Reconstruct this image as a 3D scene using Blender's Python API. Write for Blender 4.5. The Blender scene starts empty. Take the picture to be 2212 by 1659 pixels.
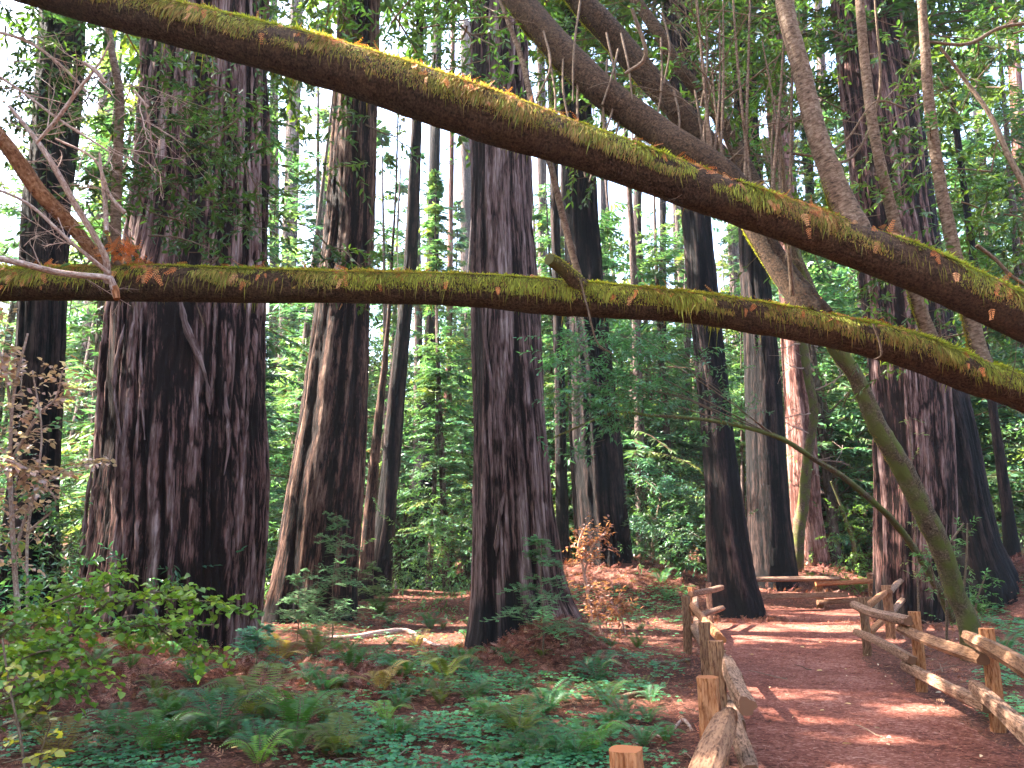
import bpy, math, random
import numpy as np
from mathutils import Vector
C = bpy.context.scene
# ------------------------------------------------------------------ camera, sky, sun, exposure
PITCH = math.radians(12.3); FPX = 1700.0; CAMZ = 1.7
cd = bpy.data.cameras.new('camera'); cam = bpy.data.objects.new('camera', cd); C.collection.objects.link(cam)
cam.location = (0, 0, CAMZ); cam.rotation_euler = (math.pi/2 + PITCH, 0, 0)
cd.sensor_width = 36; cd.lens = FPX/2212*36; cd.clip_end = 3000; cd.clip_start = 0.05
C.camera = cam
SUN_EL = math.radians(50); SUN_AZ = math.radians(-80)      # azimuth from +Y (view direction), negative = to the left
w = bpy.data.worlds.new('World'); C.world = w; w.use_nodes = True
nt = w.node_tree; bg = nt.nodes['Background']
sky = nt.nodes.new('ShaderNodeTexSky'); sky.sky_type = 'NISHITA'; sky.sun_disc = False
sky.sun_elevation = SUN_EL; sky.sun_rotation = SUN_AZ
sky.air_density = 1.0; sky.dust_density = 3.0; sky.ozone_density = 1.0
nt.links.new(sky.outputs[0], bg.inputs[0]); bg.inputs[1].default_value = 0.15
SUND = np.array([math.sin(SUN_AZ)*math.cos(SUN_EL), math.cos(SUN_AZ)*math.cos(SUN_EL), math.sin(SUN_EL)])
sl = bpy.data.lights.new('sun', 'SUN'); sl.energy = 5.0; sl.angle = math.radians(0.5); sl.color = (1, 0.93, 0.82)
so = bpy.data.objects.new('sun', sl); C.collection.objects.link(so)
so.rotation_euler = Vector(SUND).to_track_quat('Z', 'Y').to_euler()
so.location = (-20, 20, 60)
vs = C.view_settings; vs.view_transform = 'Standard'; vs.look = 'None'; vs.gamma = 1; vs.use_curve_mapping = False
vs.exposure = 3.35
cy = C.cycles; cy.max_bounces = 6; cy.diffuse_bounces = 4; cy.glossy_bounces = 2; cy.transmission_bounces = 4
cy.transparent_max_bounces = 4; cy.volume_bounces = 0; cy.use_denoising = True; cy.sample_clamp_indirect = 6
cy.caustics_reflective = False; cy.caustics_refractive = False

# ------------------------------------------------------------------ helpers
rng = np.random.default_rng(7); random.seed(7)
A = np.array
def ray(px, py):
    u = (px-1106)/FPX; v = (829.5-py)/FPX
    return A([u, math.cos(PITCH)-v*math.sin(PITCH), math.sin(PITCH)+v*math.cos(PITCH)])
CP = A([0, 0, CAMZ])
def P(px, py, d): return CP + ray(px, py)*d
def unit(v): return v/np.maximum(np.linalg.norm(v, axis=-1, keepdims=True), 1e-9)

def _h(ix, iy, iz, s):
    n = (ix.astype(np.int64)*374761393 + iy.astype(np.int64)*668265263 + iz.astype(np.int64)*2147483647 + s*974711) & 0xffffffff
    n = ((n ^ (n >> 13))*1274126177) & 0xffffffff
    n = ((n ^ (n >> 16))*2246822519) & 0xffffffff
    return ((n ^ (n >> 15)) & 0xffffff)/float(0xffffff)
def vn(x, y, z=None, s=0):
    x = np.asarray(x, float); y = np.asarray(y, float); z = np.zeros_like(x) if z is None else np.asarray(z, float)
    x, y, z = np.broadcast_arrays(x, y, z)
    fx, fy, fz = np.floor(x), np.floor(y), np.floor(z)
    tx, ty, tz = x-fx, y-fy, z-fz
    tx = tx*tx*(3-2*tx); ty = ty*ty*(3-2*ty); tz = tz*tz*(3-2*tz)
    r = 0
    for a in (0, 1):
        for b in (0, 1):
            for c in (0, 1):
                r = r + _h(fx+a, fy+b, fz+c, s)*(tx if a else 1-tx)*(ty if b else 1-ty)*(tz if c else 1-tz)
    return r
def fbm(x, y, z=None, s=0, o=3):
    r = 0; a = 0.5; t = 0
    for k in range(o):
        r = r + a*vn(x*2**k, y*2**k, None if z is None else z*2**k, s+k*17); t += a; a *= .5
    return r/t
def sstep(a, b, x):
    t = np.clip((x-a)/(b-a), 0, 1); return t*t*(3-2*t)

# ground height (metres); mounds: x, y, height, radius
MOUNDS = [(-5.6, 10.6, .42, 1.9), (-8.6, 12.5, .25, 2.5), (-2.4, 10.8, .22, 1.2), (.72, 12.6, .62, .9), (4.2, 27.5, 1.05, 2.9), (2.0, 27.0, .8, 3.2),
          (9.3, 29.6, .95, 3.0), (12.2, 31, .9, 2.6), (15.0, 24.6, .85, 2.0), (17.5, 25, 1.3, 3.0), (-4.2, 29, .5, 3), (-2.0, 24, .35, 1.2), (13.5, 17, .2, 2), (-9.5, 16, .3, 2.5), (-5.8, 13.2, .16, 2.1), (-5.0, 19.6, .2, 1.9), (.25, 13.8, .12, 1.4), (5.9, 21.8, .1, 1.0), (10.2, 19.6, .15, 1.7), (-9.8, 16.6, .2, 1.5)]
def H(x, y):
    x = np.asarray(x, float); y = np.asarray(y, float)
    h = 0.06*(fbm(x*.45+3, y*.45, s=5)-.5)*2*sstep(3, 9, np.hypot(x-4.5, y-5)) + 0.0*x
    for mx, my, mh, mr in MOUNDS:
        h = h + mh*np.exp(-((x-mx)**2+(y-my)**2)/(mr*mr))
    t = np.maximum(y-33-2.5*np.sin(x*.13+1), 0); q = x/np.maximum(y, 1)
    h = h + 0.42*t*t/(t+14)*(1-.72*np.exp(-((q+.10)/.045)**2)-.4*np.exp(-((q+.30)/.03)**2)) + 1.6*(fbm(x*.06, y*.06, s=9)-.5)*sstep(30, 60, y)
    r = np.maximum(x-17, 0); h = h + .3*r*r/(r+12)*sstep(8, 22, y)
    l = np.maximum(-x-14, 0); h = h + .12*l*l/(l+10)
    return h
def G(px, py):                       # where the sight line through a pixel meets the ground
    d = ray(px, py); t = 3.0
    for k in range(4000):
        p = CP+d*t
        if p[2] <= float(H(p[0], p[1])): break
        t *= 1.004
    return A([p[0], p[1], float(H(p[0], p[1]))])

class Geo:
    def __init__(s): s.V = []; s.L = []; s.T = []; s.K = []; s.U = []; s.n = 0; s.hasuv = False
    def add(s, V, F, col=None, uv=None):
        V = np.asarray(V, float).reshape(-1, 3); F = np.asarray(F, np.int64)
        if len(F) == 0: return
        s.V.append(V); s.L.append((F+s.n).ravel()); s.T.append(np.full(len(F), F.shape[1]))
        if col is None: col = A([[.5, 0, .5]])
        s.K.append(np.broadcast_to(np.asarray(col, float), (len(V), 3)))
        if uv is None: uv = np.zeros((F.size, 2))
        else: s.hasuv = True
        s.U.append(np.asarray(uv, float).reshape(-1, 2)); s.n += len(V)
    def build(s, name, mat, parent=None, smooth=True):
        V = np.concatenate(s.V); L = np.concatenate(s.L); T = np.concatenate(s.T); K = np.concatenate(s.K)
        off = np.zeros(3)
        if parent is not None: off = A(parent.location)
        V = V-off
        me = bpy.data.meshes.new(name)
        me.vertices.add(len(V)); me.vertices.foreach_set('co', V.astype(np.float32).ravel())
        me.loops.add(len(L)); me.loops.foreach_set('vertex_index', L.astype(np.int32))
        me.polygons.add(len(T)); st = np.concatenate([[0], np.cumsum(T)[:-1]])
        me.polygons.foreach_set('loop_start', st.astype(np.int32)); me.polygons.foreach_set('loop_total', T.astype(np.int32))
        me.polygons.foreach_set('use_smooth', np.full(len(T), smooth))
        ca = me.color_attributes.new('Col', 'FLOAT_COLOR', 'POINT')
        ca.data.foreach_set('color', np.concatenate([K, np.ones((len(K), 1))], 1).astype(np.float32).ravel())
        if s.hasuv:
            ul = me.uv_layers.new(name='UVMap'); ul.data.foreach_set('uv', np.concatenate(s.U).astype(np.float32).ravel())
        me.materials.append(mat); me.update(calc_edges=True); me.validate()
        o = bpy.data.objects.new(name, me); C.collection.objects.link(o)
        if parent is not None: o.parent = parent
        return o
def tag(o, label=None, cat=None, group=None, kind=None):
    if label: o['label'] = label
    if cat: o['category'] = cat
    if group: o['group'] = group
    if kind: o['kind'] = kind
    return o
def thing(name, loc, label, cat, group=None):
    o = bpy.data.objects.new(name, None); C.collection.objects.link(o); o.location = tuple(float(v) for v in loc)
    o.empty_display_size = .2
    return tag(o, label, cat, group)
def copy_tree(o, loc, rz=0, sc=1.0, label=None, group=None, parent=None):
    c = o.copy(); C.collection.objects.link(c)
    if parent is None:
        c.location = tuple(float(v) for v in loc); c.rotation_euler = (0, 0, rz); c.scale = (sc, sc, sc)
        if label: c['label'] = label
        if group: c['group'] = group
    else: c.parent = parent
    for ch in KIDS.get(o.name, []): copy_tree(ch, None, parent=c)
    return c
KIDS = {}
def reg(o):
    for ch in list(bpy.data.objects):
        if ch.parent == o: KIDS.setdefault(o.name, []).append(ch)

def spl(pts, n):                      # Catmull-Rom through rows of any width
    p = np.asarray(pts, float)
    q = np.vstack([2*p[0]-p[1], p, 2*p[-1]-p[-2]])
    seg = np.concatenate([[0], np.cumsum(np.linalg.norm(np.diff(p[:, :3], axis=0), axis=1))])
    u = np.interp(np.linspace(0, seg[-1], n), seg, np.arange(len(p)))
    i = np.minimum(u.astype(int), len(p)-2); t = (u-i)[:, None]
    a, b, c, d = q[i], q[i+1], q[i+2], q[i+3]
    return .5*(2*b+(c-a)*t+(2*a-5*b+4*c-d)*t*t+(3*b-a-3*c+d)*t**3)
def frames(pts):
    t = unit(np.gradient(pts, axis=0)); ref = A([0, 1., 0]) if abs(t[:, 2]).mean() > .75 else A([0, 0, 1.])
    s = unit(np.cross(t, ref)); n = np.cross(s, t); return t, s, n
def tube(geo, pts, rad, ns=8, disp=None, col=None, vs=1.0, cap=True):
    pts = np.asarray(pts, float); m = len(pts); rad = np.broadcast_to(rad, (m,))
    t, s, n = frames(pts); th = np.linspace(0, 2*np.pi, ns, endpoint=False) - np.pi/2
    R = rad[:, None] + (0 if disp is None else disp)
    V = pts[:, None, :] + R[..., None]*(np.cos(th)[None, :, None]*s[:, None, :] + np.sin(th)[None, :, None]*n[:, None, :])
    i = np.arange(m-1)[:, None]; j = np.arange(ns)[None, :]; k = (j+1) % ns
    F = np.stack(np.broadcast_arrays(i*ns+j, i*ns+k, (i+1)*ns+k, (i+1)*ns+j), -1).reshape(-1, 4)
    ll = np.concatenate([[0], np.cumsum(np.linalg.norm(np.diff(pts, axis=0), axis=1))])*vs
    rr = float(np.mean(rad)); uj = np.arange(ns+1)/ns*2*np.pi*rr
    ii, jj = np.broadcast_arrays(i, j)
    uv = np.stack([np.stack([uj[jj], ll[ii]], -1), np.stack([uj[jj+1], ll[ii]], -1), np.stack([uj[jj+1], ll[ii+1]], -1), np.stack([uj[jj], ll[ii+1]], -1)], 2)
    c = None if col is None else np.asarray(col, float).reshape(-1, 3)
    if c is not None and len(c) == 1: c = np.broadcast_to(c, (m*ns, 3))
    V2 = V.reshape(-1, 3)
    geo.add(V2, F, c, uv.reshape(-1, 2))
    if cap:
        for e, ring in ((0, V[0][::-1]), (1, V[-1])):
            cc = ring.mean(0); tv = np.vstack([ring, cc])
            F3 = np.stack([np.arange(ns), (np.arange(ns)+1) % ns, np.full(ns, ns)], -1)
            geo.add(tv, F3, None if c is None else c[-1 if e else 0], None)
    return V
def leaves(geo, Pp, D, N, L, W, K, simple=False, fold=.18):
    n = len(Pp); 
    if n == 0: return
    L = np.broadcast_to(L, (n,))[:, None]; W = np.broadcast_to(W, (n,))[:, None]
    D = unit(D); S = unit(np.cross(D, N)); Nn = np.cross(S, D)
    K = np.broadcast_to(K, (n, 3))
    if simple:
        V = np.stack([Pp, Pp+D*L*.5+S*W*.5, Pp+D*L, Pp+D*L*.5-S*W*.5], 1)
        F = np.arange(n*4).reshape(n, 4); geo.add(V, F, np.repeat(K, 4, 0)); return
    a = Pp; t = Pp+D*L-Nn*L*.08; up = Nn*W*fold
    V = np.stack([a, a+D*L*.3+S*W*.5+up, a+D*L*.7+S*W*.36+up*.7, t, a+D*L*.7-S*W*.36+up*.7, a+D*L*.3-S*W*.5+up], 1)
    b = np.arange(n)[:, None]*6
    F = np.concatenate([b+A([[0, 1, 2, 3]]), b+A([[0, 3, 4, 5]])], 0); geo.add(V, F, np.repeat(K, 6, 0))
def rdir(n, zb=0.0):
    v = rng.normal(size=(n, 3)); v[:, 2] += zb; return unit(v)
def vary(base, n, a=.25, hue=None, hf=.5):
    k = A(base)[None]*(1+a*rng.normal(size=(n, 1))).clip(.4, 1.9)
    if hue is not None:
        t = (rng.random((n, 1))**2*hf); k = k*(1-t)+A(hue)[None]*t
    return k.clip(.003, .9)

# ------------------------------------------------------------------ materials
def mat(name):
    m = bpy.data.materials.new(name); m.use_nodes = True; nt = m.node_tree
    return m, nt, nt.nodes['Principled BSDF'], nt.nodes['Material Output']
def node(nt, t, **k):
    n = nt.nodes.new(t)
    for a, b in k.items(): setattr(n, a, b)
    return n
def ramp(nt, fac, stops):
    r = node(nt, 'ShaderNodeValToRGB'); e = r.color_ramp.elements
    while len(e) < len(stops): e.new(.5)
    for q, (p, c) in zip(e, stops): q.position = p; q.color = (*c, 1)
    nt.links.new(fac, r.inputs[0]); return r.outputs[0]
def bark_mat(name, dark, midc, pale, palef=.74, su=13, sv=.5, rough=.9, bump=1.0, green=0, furrow=0):
    m, nt, b, o = mat(name); l = nt.links
    uv = node(nt, 'ShaderNodeUVMap'); mp = node(nt, 'ShaderNodeMapping'); mp.inputs[3].default_value = (su, sv, 1); l.new(uv.outputs[0], mp.inputs[0])
    wn = node(nt, 'ShaderNodeTexNoise'); wn.inputs['Scale'].default_value = 1.6; l.new(uv.outputs[0], wn.inputs[0])
    mx = node(nt, 'ShaderNodeMixRGB', blend_type='LINEAR_LIGHT'); mx.inputs[0].default_value = .22; l.new(mp.outputs[0], mx.inputs[1]); l.new(wn.outputs['Color'], mx.inputs[2])
    n1 = node(nt, 'ShaderNodeTexNoise'); n1.inputs['Scale'].default_value = 1; n1.inputs['Detail'].default_value = 8; n1.inputs['Roughness'].default_value = .68; l.new(mx.outputs[0], n1.inputs[0])
    n2 = node(nt, 'ShaderNodeTexNoise'); n2.inputs['Scale'].default_value = 4; n2.inputs['Detail'].default_value = 4; l.new(mx.outputs[0], n2.inputs[0])
    big = node(nt, 'ShaderNodeTexNoise'); big.inputs['Scale'].default_value = .7; big.inputs['Detail'].default_value = 2; l.new(uv.outputs[0], big.inputs[0])
    at = node(nt, 'ShaderNodeAttribute', attribute_name='Col'); sp = node(nt, 'ShaderNodeSeparateColor'); l.new(at.outputs[0], sp.inputs[0])
    def math_(op, a, bb):
        q = node(nt, 'ShaderNodeMath', operation=op)
        for i, v in enumerate((a, bb)):
            if isinstance(v, (int, float)): q.inputs[i].default_value = v
            else: l.new(v, q.inputs[i])
        return q.outputs[0]
    f = math_('ADD', math_('MULTIPLY', sp.outputs[0], .62), math_('MULTIPLY', n1.outputs[0], .50))
    f = math_('ADD', f, math_('MULTIPLY', math_('SUBTRACT', big.outputs[0], .5), .2))
    m3 = node(nt, 'ShaderNodeMapping'); m3.inputs[3].default_value = (su*3.2, sv*7, 1); l.new(uv.outputs[0], m3.inputs[0])
    n3 = node(nt, 'ShaderNodeTexNoise'); n3.inputs['Scale'].default_value = 1; n3.inputs['Detail'].default_value = 5; n3.inputs['Roughness'].default_value = .7; n3.inputs['Distortion'].default_value = .6; l.new(m3.outputs[0], n3.inputs[0])
    f = math_('ADD', f, math_('MULTIPLY', math_('SUBTRACT', n2.outputs[0], .5), .35))
    f = math_('ADD', f, math_('MULTIPLY', math_('SUBTRACT', n3.outputs[0], .5), .85))
    if furrow:
        mv = node(nt, 'ShaderNodeMapping'); mv.inputs[3].default_value = (su*.75, sv*.9, 1); l.new(uv.outputs[0], mv.inputs[0])
        mw_ = node(nt, 'ShaderNodeMixRGB', blend_type='LINEAR_LIGHT'); mw_.inputs[0].default_value = .35; l.new(mv.outputs[0], mw_.inputs[1]); l.new(n3.outputs['Color'], mw_.inputs[2])
        mw2 = node(nt, 'ShaderNodeMixRGB', blend_type='LINEAR_LIGHT'); mw2.inputs[0].default_value = .5; l.new(mw_.outputs[0], mw2.inputs[1]); l.new(wn.outputs['Color'], mw2.inputs[2])
        vo = node(nt, 'ShaderNodeTexVoronoi', feature='DISTANCE_TO_EDGE'); vo.inputs['Scale'].default_value = 1; l.new(mw2.outputs[0], vo.inputs[0])
        fr_ = node(nt, 'ShaderNodeMapRange'); fr_.inputs[2].default_value = .13; l.new(vo.outputs[0], fr_.inputs[0])
        f = math_('SUBTRACT', f, math_('MULTIPLY', math_('SUBTRACT', 1, fr_.outputs[0]), .15))
    col = ramp(nt, f, [(.37, dark), (.51, midc), (palef-.08, tuple(.5*a+.5*c for a, c in zip(midc, pale))), (palef+.02, pale)])
    if green:
        gm = node(nt, 'ShaderNodeMixRGB'); gn = node(nt, 'ShaderNodeTexNoise'); gn.inputs['Scale'].default_value = 2.2; gn.inputs['Detail'].default_value = 5; l.new(uv.outputs[0], gn.inputs[0])
        gr = ramp(nt, gn.outputs[0], [(.5-green*.2, (0, 0, 0)), (.62-green*.1, (1, 1, 1))]); l.new(gr, gm.inputs[0]); l.new(col, gm.inputs[1]); gm.inputs[2].default_value = (.12, .13, .03, 1); col = gm.outputs[0]
    cm = node(nt, 'ShaderNodeMixRGB'); l.new(sp.outputs[1], cm.inputs[0]); l.new(col, cm.inputs[1]); cm.inputs[2].default_value = (.009, .007, .007, 1)
    l.new(cm.outputs[0], b.inputs['Base Color']); b.inputs['Roughness'].default_value = rough; b.inputs['Specular IOR Level'].default_value = .25
    bp = node(nt, 'ShaderNodeBump'); bp.inputs['Strength'].default_value = bump; bp.inputs['Distance'].default_value = .03
    hh_ = math_('ADD', n1.outputs[0], n3.outputs[0])
    if furrow: hh_ = math_('ADD', hh_, math_('MULTIPLY', fr_.outputs[0], .9))
    l.new(hh_, bp.inputs['Height']); l.new(bp.outputs[0], b.inputs['Normal'])
    return m
def leaf_mat(name, trans=.35, rough=.45, spec=.4, tint=(1, 1, 1)):
    m, nt, b, o = mat(name); l = nt.links
    at = node(nt, 'ShaderNodeAttribute', attribute_name='Col')
    geo = node(nt, 'ShaderNodeNewGeometry')
    oi = node(nt, 'ShaderNodeObjectInfo'); hs = node(nt, 'ShaderNodeHueSaturation'); l.new(at.outputs[0], hs.inputs['Color'])
    mr = node(nt, 'ShaderNodeMapRange'); mr.inputs[3].default_value = .75; mr.inputs[4].default_value = 1.25; l.new(oi.outputs['Random'], mr.inputs[0]); l.new(mr.outputs[0], hs.inputs['Value'])
    l.new(hs.outputs[0], b.inputs['Base Color']); b.inputs['Roughness'].default_value = rough; b.inputs['Specular IOR Level'].default_value = spec
    if trans:
        tr = node(nt, 'ShaderNodeBsdfTranslucent'); br = node(nt, 'ShaderNodeMixRGB', blend_type='MULTIPLY'); br.inputs[0].default_value = 1
        l.new(hs.outputs[0], br.inputs[1]); br.inputs[2].default_value = (2.2, 2.3, 1.0, 1); l.new(br.outputs[0], tr.inputs[0])
        ms = node(nt, 'ShaderNodeMixShader'); ms.inputs[0].default_value = trans; l.new(b.outputs[0], ms.inputs[1]); l.new(tr.outputs[0], ms.inputs[2]); l.new(ms.outputs[0], o.inputs[0])
    return m
M = {}
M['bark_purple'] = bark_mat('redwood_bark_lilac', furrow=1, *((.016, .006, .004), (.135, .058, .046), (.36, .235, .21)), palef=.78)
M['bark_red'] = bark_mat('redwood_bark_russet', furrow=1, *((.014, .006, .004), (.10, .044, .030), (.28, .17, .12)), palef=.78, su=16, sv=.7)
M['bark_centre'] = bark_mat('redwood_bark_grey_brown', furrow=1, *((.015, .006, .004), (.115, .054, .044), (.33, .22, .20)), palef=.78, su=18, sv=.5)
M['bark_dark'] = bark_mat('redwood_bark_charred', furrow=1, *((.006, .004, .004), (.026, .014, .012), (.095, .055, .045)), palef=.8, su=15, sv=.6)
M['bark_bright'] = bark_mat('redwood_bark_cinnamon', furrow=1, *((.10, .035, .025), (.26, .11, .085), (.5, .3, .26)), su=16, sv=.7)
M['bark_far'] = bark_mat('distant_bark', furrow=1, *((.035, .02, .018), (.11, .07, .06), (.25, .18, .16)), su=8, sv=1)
M['bay_bark'] = bark_mat('bay_bark_smooth', (.04, .026, .018), (.14, .085, .055), (.32, .23, .17), su=6, sv=8, bump=.5)
M['bay_mossy'] = bark_mat('bay_bark_mossy', (.03, .020, .013), (.095, .062, .038), (.27, .20, .13), su=10, sv=7, bump=1, green=.35)
M['log'] = bark_mat('mossy_log_bark', (.012, .006, .004), (.055, .029, .016), (.16, .09, .05), su=14, sv=9, bump=1, green=0)
M['dead'] = bark_mat('dead_twig', (.16, .09, .07), (.38, .24, .19), (.7, .56, .5), su=20, sv=6, bump=.2)
M['twig'] = bark_mat('brown_twig', (.05, .03, .02), (.14, .09, .06), (.28, .2, .14), su=20, sv=6, bump=.2)
M['limb_rust'] = bark_mat('rusty_dead_limb', (.06, .025, .012), (.24, .10, .045), (.5, .28, .16), su=12, sv=5, bump=.8)
M['leaf'] = leaf_mat('leaf_bay', .35, .38, .5)
M['needle'] = leaf_mat('leaf_needle', .3, .55, .3)
M['moss'] = leaf_mat('moss', .35, .9, .1)
M['litter'] = leaf_mat('dry_litter', .12, .8, .2)
M['fern'] = leaf_mat('fern_leaf', .35, .5, .35)

def ground_mat(name, c0, c1, c2, c3, sc):
    m, nt, b, o = mat(name); l = nt.links
    g = node(nt, 'ShaderNodeNewGeometry')
    def nz(s, d, r=.6):
        n = node(nt, 'ShaderNodeTexNoise'); n.inputs['Scale'].default_value = s; n.inputs['Detail'].default_value = d; n.inputs['Roughness'].default_value = r; l.new(g.outputs['Position'], n.inputs[0]); return n.outputs[0]
    big = nz(.55, 3); mid_ = nz(6, 4); fine = nz(sc, 5, .7)
    def ma(op, a, bb):
        q = node(nt, 'ShaderNodeMath', operation=op)
        for i, v in enumerate((a, bb)):
            if isinstance(v, (int, float)): q.inputs[i].default_value = v
            else: l.new(v, q.inputs[i])
        return q.outputs[0]
    vo = node(nt, 'ShaderNodeTexVoronoi'); vo.inputs['Scale'].default_value = sc*.9; l.new(g.outputs['Position'], vo.inputs[0])
    f = ma('ADD', ma('MULTIPLY', fine, .6), ma('ADD', ma('MULTIPLY', mid_, .35), ma('MULTIPLY', ma('SUBTRACT', big, .35), .5)))
    sv = node(nt, 'ShaderNodeSeparateColor'); l.new(vo.outputs['Color'], sv.inputs[0])
    f = ma('ADD', f, ma('MULTIPLY', ma('SUBTRACT', sv.outputs[0], .5), .22))
    col = ramp(nt, f, [(.32, c0), (.5, c1), (.64, c2), (.82, c3)])
    l.new(col, b.inputs['Base Color']); b.inputs['Roughness'].default_value = .95; b.inputs['Specular IOR Level'].default_value = .15
    bp = node(nt, 'ShaderNodeBump'); bp.inputs['Strength'].default_value = .9; bp.inputs['Distance'].default_value = .02
    l.new(ma('ADD', fine, ma('MULTIPLY', sv.outputs[0], .5)), bp.inputs['Height']); l.new(bp.outputs[0], b.inputs['Normal'])
    return m
M['ground'] = ground_mat('forest_floor', (.022, .010, .007), (.085, .032, .022), (.17, .065, .043), (.32, .15, .10), 38)
M['path'] = ground_mat('trail_duff', (.04, .013, .007), (.165, .050, .034), (.27, .10, .07), (.46, .25, .20), 34)
def wood_mat(name, a, b_, c_):
    m = bark_mat(name, a, b_, c_, su=22, sv=1.6, bump=.5, palef=.66); return m
M['post_orange'] = wood_mat('fence_wood_orange', (.10, .03, .012), (.30, .105, .04), (.50, .23, .11))
M['post_brown'] = wood_mat('fence_wood_brown', (.03, .013, .008), (.14, .062, .034), (.30, .16, .09))
M['rail_grey'] = wood_mat('fence_wood_grey', (.02, .009, .006), (.14, .066, .038), (.36, .21, .14))

# ------------------------------------------------------------------ ground and path
def axis(lo, hi, step, far, grow=1.12):
    a = list(np.arange(lo, hi+1e-6, step)); s = step; x = a[-1]
    while x < far: s *= grow; x += s; a.append(x)
    s = step; x = a[0]; pre = []
    while x > -far: s *= grow; x -= s; pre.append(x)
    return A(pre[::-1]+a)
def sheet(name, xs, ys, hfun, material):
    X, Y = np.meshgrid(xs, ys); Z = hfun(X, Y); g = Geo()
    nx = len(xs); i, j = np.meshgrid(np.arange(len(ys)-1), np.arange(nx-1), indexing='ij')
    F = np.stack([i*nx+j, i*nx+j+1, (i+1)*nx+j+1, (i+1)*nx+j], -1).reshape(-1, 4)
    g.add(np.stack([X, Y, Z], -1), F); return g.build(name, material)
def far_h(X, Y):
    h = H(X, Y); d = np.maximum(np.hypot(X, Y)-150, 0); cap = 34+6*fbm(X*.02, Y*.02, s=3)
    h = np.where(h > cap*.6, cap*.6+(cap*.4)*np.tanh((h-cap*.6)/(cap*.4)), h)
    return h + .03*(fbm(X*2.5, Y*2.5, s=21)-.5)
ground = sheet('ground', axis(-13, 16, .11, 600), axis(1.5, 32, .11, 600), far_h, M['ground'])
tag(ground, 'reddish brown forest floor covered in redwood litter', kind='structure')
# path edges along depth (y, left x, right x)
gl = [G(1575, 1800), G(1572, 1659), G(1570, 1540), G(1560, 1450), G(1545, 1400), G(1530, 1350), G(1640, 1322), G(1690, 1310)]
gr = [G(2600, 1800), G(2330, 1659), G(2130, 1590), G(1985, 1500), G(1885, 1425), G(1870, 1370), G(1880, 1330), G(1880, 1310)]
PL = A([[p[1], p[0]] for p in gl]); PR = A([[p[1], p[0]] for p in gr]); PL = PL[np.argsort(PL[:, 0])]; PR = PR[np.argsort(PR[:, 0])]
YEND = float(min(PL[-1, 0], PR[-1, 0]))-.4
def path_lr(y):
    return np.interp(y, PL[:, 0], PL[:, 1])+.14*(fbm(y*1.9, 0*y, s=41)-.5)*2, np.interp(y, PR[:, 0], PR[:, 1])+.14*(fbm(y*1.9, 0*y, s=42)-.5)*2
def on_path(x, y, m=0.0):
    a, b = path_lr(y); return (x > a+m) & (x < b-m) & (y < YEND)
ys = np.arange(-6, YEND, .1); a_, b_ = path_lr(ys); tt = np.linspace(0, 1, 60)
X = a_[:, None]+(b_-a_)[:, None]*tt; Y = np.repeat(ys[:, None], 60, 1); edge = np.minimum(tt, 1-tt)[None]*(b_-a_)[:, None]
Z = far_h(X, Y)+.03*sstep(0, .25, edge)-.012+.02*(fbm(X*1.2, Y*1.2, s=33)-.5)
Z = np.maximum(Z, far_h(X, Y)+np.where(edge > .1, .006, -.02))
g = Geo(); i, j = np.meshgrid(np.arange(len(ys)-1), np.arange(59), indexing='ij')
g.add(np.stack([X, Y, Z], -1), np.stack([i*60+j, i*60+j+1, (i+1)*60+j+1, (i+1)*60+j], -1).reshape(-1, 4))
tag(g.build('path', M['path']), 'trodden reddish walking path between two split rail fences', kind='structure')

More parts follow.
